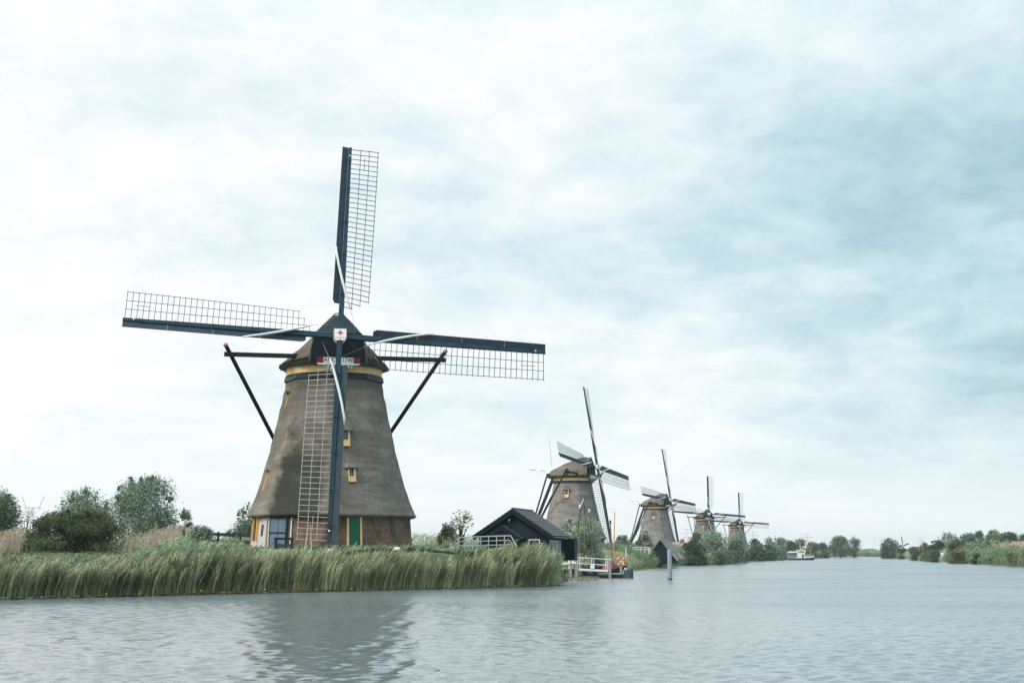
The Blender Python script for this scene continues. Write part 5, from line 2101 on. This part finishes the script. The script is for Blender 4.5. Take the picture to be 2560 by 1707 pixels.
def mooring_post():
    p = at(1675, 1446, 127)
    o = empty('mooring_post', (p.x, p.y, 0))
    tag(o, 'tall blue-grey mooring post standing alone in the canal', 'mooring post')
    h = at(1675, 1374.5, 127).z
    MB().lathe((0, 0, 0), [(.205, -1.2), (.205, h - .02), (.17, h + .02)], 14).build('shaft', M['piling'], o, smooth=False)
    MB().lathe((0, 0, 0), [(.209, -.3), (.209, .10)], 14).build('algae_collar', M['iron'], o)
    MB().box((-.13, -.17, h - .52), (.07, .03, .07)).build('bolt_plate', M['white'], o)


mooring_post()


def hull_mesh(mb, L, B, H, sheer=.35, z0=-.2):
    """simple boat hull along x: bow at +x"""
    st = []
    n = 9
    for i in range(n):
        t = i / (n - 1)
        w = B / 2 * (math.sin(PI * min(max(.10 + .9 * t, 0), 1)) ** .45 if t < .97 else .10)
        z1 = H + sheer * (2 * t - 1) ** 2
        x = (t - .5) * L
        st.append([(x, -w, z1), (x * .97, -w * .86, z0 + .2), (x * .93, 0, z0), (x * .97, w * .86, z0 + .2), (x, w, z1)])
    b = len(mb.v)
    for s_ in st:
        mb.v += s_
    for i in range(n - 1):
        for j in range(4):
            mb.f.append((b + i * 5 + j, b + (i + 1) * 5 + j, b + (i + 1) * 5 + j + 1, b + i * 5 + j + 1))
        mb.f.append((b + i * 5 + 4, b + (i + 1) * 5 + 4, b + (i + 1) * 5, b + i * 5))
    mb.f.append(tuple(b + j for j in range(5)))
    mb.f.append(tuple(b + (n - 1) * 5 + j for j in reversed(range(5))))
    return mb


def boat_a():
    """black boat with a rust-brown tarpaulin and two upright spars"""
    p = at(1510, 1430, 141)
    o = empty('sailing_boat', (p.x, p.y, 0), R(-4))
    tag(o, 'moored black boat under a rust-brown tarpaulin with an orange and a brown mast', 'boat')
    base = o.matrix_basis.inverted() if False else None
    Mi = (Matrix.Translation(o.location) @ Matrix.Rotation(R(-4), 4, 'Z')).inverted()

    def L(px, py, dy=0.0):
        return Mi @ at(px, py, 141 + dy)
    hull_mesh(MB(), 4.4, 1.9, .72, .4).build('hull', M['hull'], o)
    a, b = L(1528, 1397), L(1470, 1408)
    tp = [L(1528, 1398), L(1549, 1420), L(1540, 1424), L(1500, 1418), L(1478, 1416)]
    mb = MB()
    ridge = [L(1506, 1412), L(1516, 1403), L(1527, 1397.5), L(1551, 1421)]
    V = []
    for q, hw in zip(ridge, (.75, .95, .95, .12)):
        V += [q + Vector((0, -hw, -min(.95, q.z - .55))), q + Vector((0, -hw * .5, -.35)), q, q + Vector((0, hw * .5, -.35)), q + Vector((0, hw, -min(.95, q.z - .55)))]
    F = []
    for i in range(3):
        for j in range(4):
            F.append((i * 5 + j, (i + 1) * 5 + j, (i + 1) * 5 + j + 1, i * 5 + j + 1))
    F += [(0, 1, 2, 3, 4), (19, 18, 17, 16, 15)]
    mb.poly(V, F)
    mb.build('tarpaulin', M['tarp'], o)
    MB().tube([L(1531, 1410), L(1526, 1307), L(1525.6, 1302)], [.06, .05, .045], 8).build('mast', M['mast_brown'], o)
    MB().tube([L(1525.9, 1309), L(1525.7, 1300)], .085, 8).build('masthead', M['iron'], o)
    MB().tube([L(1533.5, 1412), L(1537, 1278)], [.055, .04], 8).build('mast', M['mast_orange'], o)


boat_a()


def boat_b():
    """dark sailing barge behind the jetty, mast lowered between sheer legs"""
    Y = 146
    p = at(1462, 1430, Y)
    o = empty('sailing_boat', (p.x, p.y, 0), 0)
    tag(o, 'moored dark sailing barge behind the gangway with grey masts, a white gaff and stays', 'boat')

    def L(px, py, dy=0.0):
        return at(px, py, Y + dy) - Vector((p.x, p.y, 0))
    hull_mesh(MB(), 6.6, 2.2, .85, .35).build('hull', M['hull'], o)
    MB().prism([L(1480, 1404) + Vector((0, -.7, 0)), L(1487, 1392) + Vector((0, -.5, 0)), L(1506, 1410) + Vector((0, -.7, 0)), L(1480, 1412) + Vector((0, -.7, 0))], (0, 1.4, 0)).build('hatch_cover', M['hull'], o)
    MB().box(L(1462, 1413), (2.4, 1.3, .5)).build('deckhouse', M['hull'], o)
    MB().tube([L(1446, 1420), L(1449, 1272)], [.07, .045], 8).build('mast', M['mast_grey'], o)
    MB().tube([L(1449, 1269.5), L(1449.4, 1260.5)], .085, 8).build('masthead', M['white'], o)
    MB().tube([L(1484.5, 1420), L(1474, 1280)], [.065, .045], 8).build('mast', M['mast_grey'], o)
    MB().tube([L(1473.6, 1279), L(1473.2, 1271.5)], .085, 8).build('masthead', M['white'], o)
    MB().tube([L(1451, 1267), L(1459, 1247)], .04, 6).build('gaff', M['white'], o)
    MB().tube([L(1460, 1420), L(1459, 1250)], .022, 5).build('stay', M['mast_brown'], o)
    for a, b in (((1459, 1250), (1441, 1330)), ((1458, 1256), (1479, 1356)), ((1460, 1258), (1484, 1400)), ((1449, 1272), (1436, 1410)), ((1474, 1282), (1494, 1412)), ((1460, 1262), (1470, 1392)), ((1451, 1275), (1462, 1400))):
        MB().tube([L(*a), L(*b)], .022, 4).build('stay', M['bark'], o)


boat_b()

def thin_pole():
    a, b = at(1380, 1168, 246), at(1372.5, 1094, 246)
    MB().tube([m2.matrix_basis.inverted() @ a, m2.matrix_basis.inverted() @ b], .035, 5).build('thin_pole', M['rope'], m2)


thin_pole()

for px, py, t, Y, lb in ((1507, 1380, 1371, 205, 'short thick white post in the grass right of the silver willow'), (1565, 1383, 1370, 206, 'thin white post in the grass left of the white railing')):
    a, b = at(px, py, Y), at(px, t, Y)
    w = .22 if px < 1520 else .13
    tag(MB().lathe((0, 0, 0), [(w / 2, -.8), (w / 2, b.z - a.z), (w / 3, b.z - a.z + .04)], 8).build('white_post', M['white'], None, a), lb, 'post')


def far_railing():
    Y = 226
    b0 = at(1602, 1380, Y)
    o = empty('railing', b0)
    tag(o, 'low white railing in the grass beside the thatched boathouse', 'railing')
    for px in (1583, 1592, 1602, 1612, 1621, 1625):
        MB().beam(at(px, 1384, Y) - b0, at(px, 1367 + abs(px - 1604) * .05, Y) - b0, .08, .08, (0, 1, 0)).build('post', M['white'], o)
    for y0 in (1367, 1372.5):
        pts = [(1582, y0 + 3.5), (1587, y0 + .5), (1604, y0), (1620, y0 + .5), (1625, y0 + 2)]
        for a, b in zip(pts[:-1], pts[1:]):
            MB().beam(at(*a, Y) - b0, at(*b, Y) - b0, .09, .08).build('rail', M['white'], o)


far_railing()


# ------------------------------------------------------------------ thatched houses along the canal
def gable_house(name, label, cat, loc, rz, hw, L, zs, za, wall, roof, over=.35, front=None, ridge=None):
    o = empty(name, loc, rz)
    tag(o, label, cat)
    MB().prism([(-hw, 0, -1), (hw, 0, -1), (hw, 0, zs), (0, 0, za - .15), (-hw, 0, zs)], (0, L, 0)).build('wall', wall, o)
    rf = None
    mb = MB()
    sl = (za - zs) / hw
    ex = hw + over
    # rounded thatch, 0.3 m thick
    prof = [(-ex, za - sl * ex * 1.02), (-hw * .5, za - sl * hw * .5 + .06), (0, za + .16), (hw * .5, za - sl * hw * .5 + .06), (ex, za - sl * ex * 1.02)]
    inn = [(x * .97, z - .32) for x, z in reversed(prof)]
    mb.prism([(x, -.45, z) for x, z in prof + inn], (0, L + .9, 0))
    rf = mb.build('roof', roof, o)
    if ridge is not None:
        MB().tube([(0, -.5, za + .16), (0, L + .5, za + .16)], .2, 6).build('ridge', ridge, rf)
    if front:
        front(o)
    return o


def boathouse_front(o):
    for i in range(7):
        MB().box((-1.5 + i * .5, -.03, .15), (.46, .05, 1.7)).build('board', M['hut'], o)
    MB().prism([(-1.74, -.03, 1.02), (1.74, -.03, 1.02), (0, -.03, 2.32)], (0, .05, 0)).build('gable_boards', M['hut'], o)


p = at(1652, 1383, 236)
gable_house('boathouse', 'small thatched boathouse with a black boarded gable below the third windmill', 'boathouse', (p.x, p.y, 1.55), R(-16), 1.9, 6.5, .95, 3.1, M['hut'], M['thatch'], .95, boathouse_front)
p = at(1711, 1380, 350)
z0 = 1.4
gable_house('cottage', 'thatched cottage with an orange chimney between the third and fourth windmills', 'cottage', (p.x, p.y, z0), R(24), 2.6, 5.5, 1.3, 3.6, M['brownroof'], M['thatch'], .5, None, None)
MBt = MB().box((0, 1.0, 4.0), (.9, .8, .8))
MBt.build('chimney', M['terracotta'], [x for x in COL.objects if x.name.startswith('cottage')][0])
p = at(1866, 1388, 428)
gable_house('cottage', 'small brown-roofed cottage almost hidden below the fifth windmill', 'cottage', (p.x - .5, p.y, 1.0), R(62), 1.8, 5.0, .9, 2.9, M['brownroof'], M['brownroof'], .4)
p = at(2366, 1383, 430)
gable_house('shed', 'tiny pale-roofed shed between the bushes of the right bank', 'shed', (p.x, p.y, .9), R(60), .8, 2.0, .8, 1.5, M['zinc'], M['stone'], .2)


# ------------------------------------------------------------------ tour boat and passengers
def tour_boat():
    Y = 540
    p = at(2003, 1399, Y)
    k = Y / FPX                        # metres per photograph pixel at that distance
    o = empty('tour_boat', (p.x, p.y, 0), R(-7))
    tag(o, 'small cream and navy tour boat with wheelhouse and white canopy on the canal', 'boat')
    HL = 32 * k

    # outline: navy hull with raised bow (right), straight stern (left)
    def shell(z0, z1, inset, w0=1.45):
        mb = MB()
        n = 12
        for i in range(n + 1):
            t = i / n
            x = -HL + 2 * HL * t
            w = w0 * (1 - max(0, (t - .62) / .38) ** 2.1) + .04
            rise = .42 * max(0, (t - .52) / .48) ** 1.4
            for s_ in (-1, 1):
                mb.v.append((x - inset, s_ * (w - inset), z0(t) if callable(z0) else z0))
                mb.v.append((x, s_ * w, (z1(t) if callable(z1) else z1)))
        for i in range(n):
            a = i * 4
            mb.f += [(a, a + 4, a + 5, a + 1), (a + 2, a + 3, a + 7, a + 6), (a + 1, a + 5, a + 7, a + 3), (a, a + 2, a + 6, a + 4)]
        mb.f += [(0, 1, 3, 2), (n * 4, n * 4 + 2, n * 4 + 3, n * 4 + 1)]
        return mb
    deck = lambda t: .70 + .30 * max(0, (t - .45) / .55) ** 1.5
    shell(-.25, deck, .10).build('hull', M['navy'], o)
    bul = lambda t: deck(t) + (.55 if t > .62 else .12)
    mb = MB()
    n = 12
    for i in range(n + 1):      # bulwark: a thin wall round the deck edge
        t = i / n
        x = -HL + 2 * HL * t
        w = 1.45 * (1 - max(0, (t - .62) / .38) ** 2.1) + .04
        for s_ in (-1, 1):
            mb.v += [(x, s_ * w, deck(t) + .004), (x, s_ * w, bul(t)), (x, s_ * (w - .05), deck(t) + .004), (x, s_ * (w - .05), bul(t))]
    for i in range(n):
        for s_ in (0, 4):
            a = i * 8 + s_
            b = a + 8
            mb.f += [(a, b, b + 1, a + 1), (a + 2, a + 3, b + 3, b + 2), (a + 1, b + 1, b + 3, a + 3)]
    mb.build('bulwark', M['cream'], o)
    x0, x1 = -10 * k, 10 * k
    wh = MB().prism([(x0, -1.05, .75), (x1 - .05, -1.05, .75), (x1 - .1, -1.05, 2.3), (x1 + .12, -1.05, 3.75), (x0, -1.05, 3.75)], (0, 2.1, 0)).build('wheelhouse', M['cream'], o)
    for i, (a, b) in enumerate(((.18, .30), (.40, .58), (.66, .82))):
        MB().box((x0 + (x1 - x0) * (a + b) / 2, -1.06, 3.02), ((x1 - x0) * (b - a), .03, .62)).build('window', M['glass'], wh)
    MB().box((x1 + .03, 0, 3.05), (.05, 1.6, .6), Matrix.Rotation(R(-8), 3, 'Y')).build('window', M['glass'], wh)
    MB().box((x0 + (x1 - x0) * .70, -1.06, 1.55), (.62, .03, 1.2)).build('door', M['glass'], wh)
    MB().box(((x0 + x1) / 2, 0, 3.80), (x1 - x0 + .4, 2.4, .09)).build('wheelhouse_roof', M['cream'], o)
    MB().tube([(-1.8 * k, 0, 3.8), (-1.8 * k, 0, 6.9)], [.11, .06], 8).build('mast', M['cream'], o)
    MB().tube([(23 * k, 0, .9), (23.3 * k, 0, 4.2)], [.05, .035], 6).build('flagstaff', M['white'], o)
    MB().box((3 * k, 0, 4.02), (.5, .5, .4)).build('horn_box', M['cream'], o)
    cp = MB()
    xa, xb = -33 * k, x0 - .02
    cp.prism([(xa, -1.35, 2.72), (xb, -1.35, 2.80), (xb, -1.35, 3.25), (xa + 1.1, -1.35, 3.25), (xa, -1.35, 2.95)], (0, 2.7, 0))
    cp.build('canopy', M['canopy'], o)
    for x in np.linspace(xa + .2, xb - .4, 4):
        for s_ in (-1, 1):
            MB().beam((x, s_ * 1.3, .75), (x, s_ * 1.3, 2.74), .06, .06, (0, 1, 0)).build('canopy_post', M['white'], o)
    for zz in (1.15, 1.5):
        for s_ in (-1, 1):
            MB().beam((xa + .2, s_ * 1.36, zz), (xb, s_ * 1.36, zz), .05, .05).build('railing', M['white'], o)
    for x in np.linspace(14 * k, 29 * k, 5):
        for s_ in (-1, 1):
            t = (x + HL) / 2 / HL
            w = 1.45 * (1 - max(0, (t - .62) / .38) ** 2.1)
            MB().beam((x, s_ * w, deck(t) + .5), (x, s_ * w, deck(t) + 1.05), .05, .05, (0, 1, 0)).build('stanchion', M['white'], o)
    MB().prism([(xa + .8, .0, 3.3), (xa + 1.3, 0, 3.38), (xa + 1.25, 0, 3.75), (xa + .85, 0, 3.7)], (0, .03, 0)).build('flag', M['redbright'], o)
    return o, k


tb, tk = tour_boat()


def person_mesh(cloth, trousers):
    """standing figure, one skinned body with the clothes as materials by height"""
    me = bpy.data.meshes.new('person')
    V = [(0, 0, .95), (0, 0, 1.18), (0, 0, 1.42), (0, .01, 1.52), (0, -.02, 1.66), (-.10, 0, .90), (-.11, .0, .50), (-.12, .02, .06), (.10, 0, .90), (.11, -.02, .50), (.12, .02, .06),
         (-.19, 0, 1.40), (-.25, .02, 1.12), (-.22, -.12, .92), (.19, 0, 1.40), (.25, .02, 1.12), (.22, -.12, .92)]
    E_ = [(0, 1), (1, 2), (2, 3), (3, 4), (0, 5), (5, 6), (6, 7), (0, 8), (8, 9), (9, 10), (2, 11), (11, 12), (12, 13), (2, 14), (14, 15), (15, 16)]
    rad = [.14, .13, .15, .055, .105, .10, .065, .045, .10, .065, .045, .07, .05, .035, .07, .05, .035]
    me.from_pydata(V, E_, [])
    o = bpy.data.objects.new('person', me)
    COL.objects.link(o)
    o.modifiers.new('skin', 'SKIN')
    for i, r in enumerate(rad):
        me.skin_vertices[0].data[i].radius = (r, r)
        me.skin_vertices[0].data[i].use_root = i == 0
    sb = o.modifiers.new('sub', 'SUBSURF')
    sb.levels = sb.render_levels = 1
    dg = bpy.context.evaluated_depsgraph_get()
    m = bpy.data.meshes.new_from_object(o.evaluated_get(dg))
    bpy.data.objects.remove(o)
    m.name = 'person'
    m.materials.clear()
    for mt in (cloth, trousers, SKIN):
        m.materials.append(mt)
    for p_ in m.polygons:
        z = p_.center.z
        p_.material_index = 2 if z > 1.50 or (z < 1.0 and abs(p_.center.x) > .17 and p_.center.y < -.04) else 0 if z > .92 else 1
        p_.use_smooth = True
    return m


SKIN = pcloth('skin', (.52, .33, .25))
DENIM = pcloth('dark_trousers', (.03, .04, .07))
HAIR = pcloth('dark_hair', (.03, .022, .018))
PEOPLE = [(-28, .62, -.5, 20, (.16, .22, .34), 'blue-grey jacket at the stern under the white canopy'), (-26, .62, .55, -10, (.09, .14, .34), 'dark blue top under the canopy, beside the stern rail'),
          (-21.5, .62, -.55, 0, (.62, .20, .19), 'salmon pink top in the middle under the canopy'), (-17.5, .62, -.4, 30, (.02, .05, .08), 'black jacket under the canopy next to the wheelhouse'),
          (4.2, .62, -1.24, 15, (.30, .10, .11), 'dark red top at the wheelhouse door'), (15, .75, -.4, -20, (.62, .42, .16), 'yellow top on the foredeck behind the bulwark'),
          (19, .78, .3, 40, (.32, .40, .48), 'grey-blue top on the foredeck near the flagstaff'), (25.5, .85, 0, 10, (.05, .07, .09), 'dark coat right at the bow')]
for i, (dx, z, dy, rz, c, lb) in enumerate(PEOPLE):
    me = person_mesh(pcloth('clothes_%d' % i, c), DENIM)
    a = R(-7)
    x, y = dx * tk, dy
    o = link('person', me, None, (tb.location.x + x * math.cos(a) - y * math.sin(a), tb.location.y + x * math.sin(a) + y * math.cos(a), z - .06), (0, 0, R(rz)))
    tag(o, 'person in a ' + lb, 'person', 'passengers on the tour boat')
    MB().lathe((0, .015, 1.60), [(.095, 0), (.115, .06), (.10, .14), (.04, .185)], 8).build('hair', HAIR, o, smooth=True)


# ------------------------------------------------------------------ pylons
def pylon(px, top, Y, style, label):
    p = at(px, 1384, Y)
    H = at(px, top, Y).z - .8
    o = empty('pylon', (p.x, p.y, .8), R(random.Random(px).uniform(-12, 12)))
    tag(o, label, 'pylon', 'power line pylons beyond the polder')
    s = H / 48
    wb, ww = 4.2 * s, 1.3 * s
    zt = H * (.80 if style == 'v' else 1.0)
    for sx in (-1, 1):
        for sy in (-1, 1):
            MB().beam((sx * wb, sy * wb, 0), (sx * ww, sy * ww, zt * .62), .22, .22).build('leg', M['steel'], o)
            MB().beam((sx * ww, sy * ww, zt * .62), (sx * .5 * s, sy * .5 * s, zt), .18, .18).build('leg', M['steel'], o)
    lv = np.linspace(0, .62, 6)
    for a, b in zip(lv[:-1], lv[1:]):
        wa, wb_ = wb + (ww - wb) * a / .62, wb + (ww - wb) * b / .62
        for sy in (-1, 1):
            for sx in (-1, 1):
                MB().beam((sx * wa, sy * wa, zt * a), (-sx * wb_, sy * wb_, zt * b), .10, .10).build('lattice_brace', M['steel'], o)
    if style == 'v':
        hw = 9.5 * s
        MB().beam((-hw * .72, 0, zt), (hw * .72, 0, zt), .35, .35).build('crossarm', M['steel'], o)
        for sx in (-1, 1):
            MB().beam((sx * hw * .55, 0, zt), (sx * hw, 0, H), .3, .3).build('horn', M['steel'], o)
            MB().beam((sx * hw * .72, 0, zt), (sx * ww, 0, zt * .86), .2, .2).build('horn', M['steel'], o)
    else:
        for z, hw in ((.97, 8 * s), (.82, 13 * s), (.66, 10 * s)):
            MB().beam((-hw, 0, H * z), (hw, 0, H * z), .55, .6).build('crossarm', M['steel'], o)


pylon(76, 1239, 1150, 'v', 'hazy pylon with two upturned horns at the far left above the sapling')
pylon(1720, 1321, 2700, 't', 'faint pylon in the haze just left of the fourth windmill')
pylon(1883, 1327, 2850, 't', 'faint pylon in the haze just right of the fifth windmill')
pylon(2019, 1333, 3200, 't', 'faint pylon in the haze above the bow of the tour boat')
pylon(2134, 1338, 3450, 't', 'faint pylon in the haze behind the lone round tree')
pylon(2303, 1344, 3900, 't', 'faint pylon in the haze above the right bank, farthest right')


# ------------------------------------------------------------------ air
def haze():
    m = bpy.data.materials.new('haze')
    m.use_nodes = True
    t = NT(m.node_tree)
    t.n.clear()
    out = t.add('ShaderNodeOutputMaterial')
    v = t.add('ShaderNodeVolumePrincipled')
    v.inputs['Color'].default_value = (.95, .99, 1.0, 1)
    v.inputs['Density'].default_value = HAZE
    v.inputs['Anisotropy'].default_value = 0.3
    t.l.new(v.outputs[0], out.inputs['Volume'])
    o = MB().box((0, 2200, 28.0), (10400, 6000, 62)).build('haze', m)
    tag(o, kind='stuff')


HAZE = 0.00012
haze()
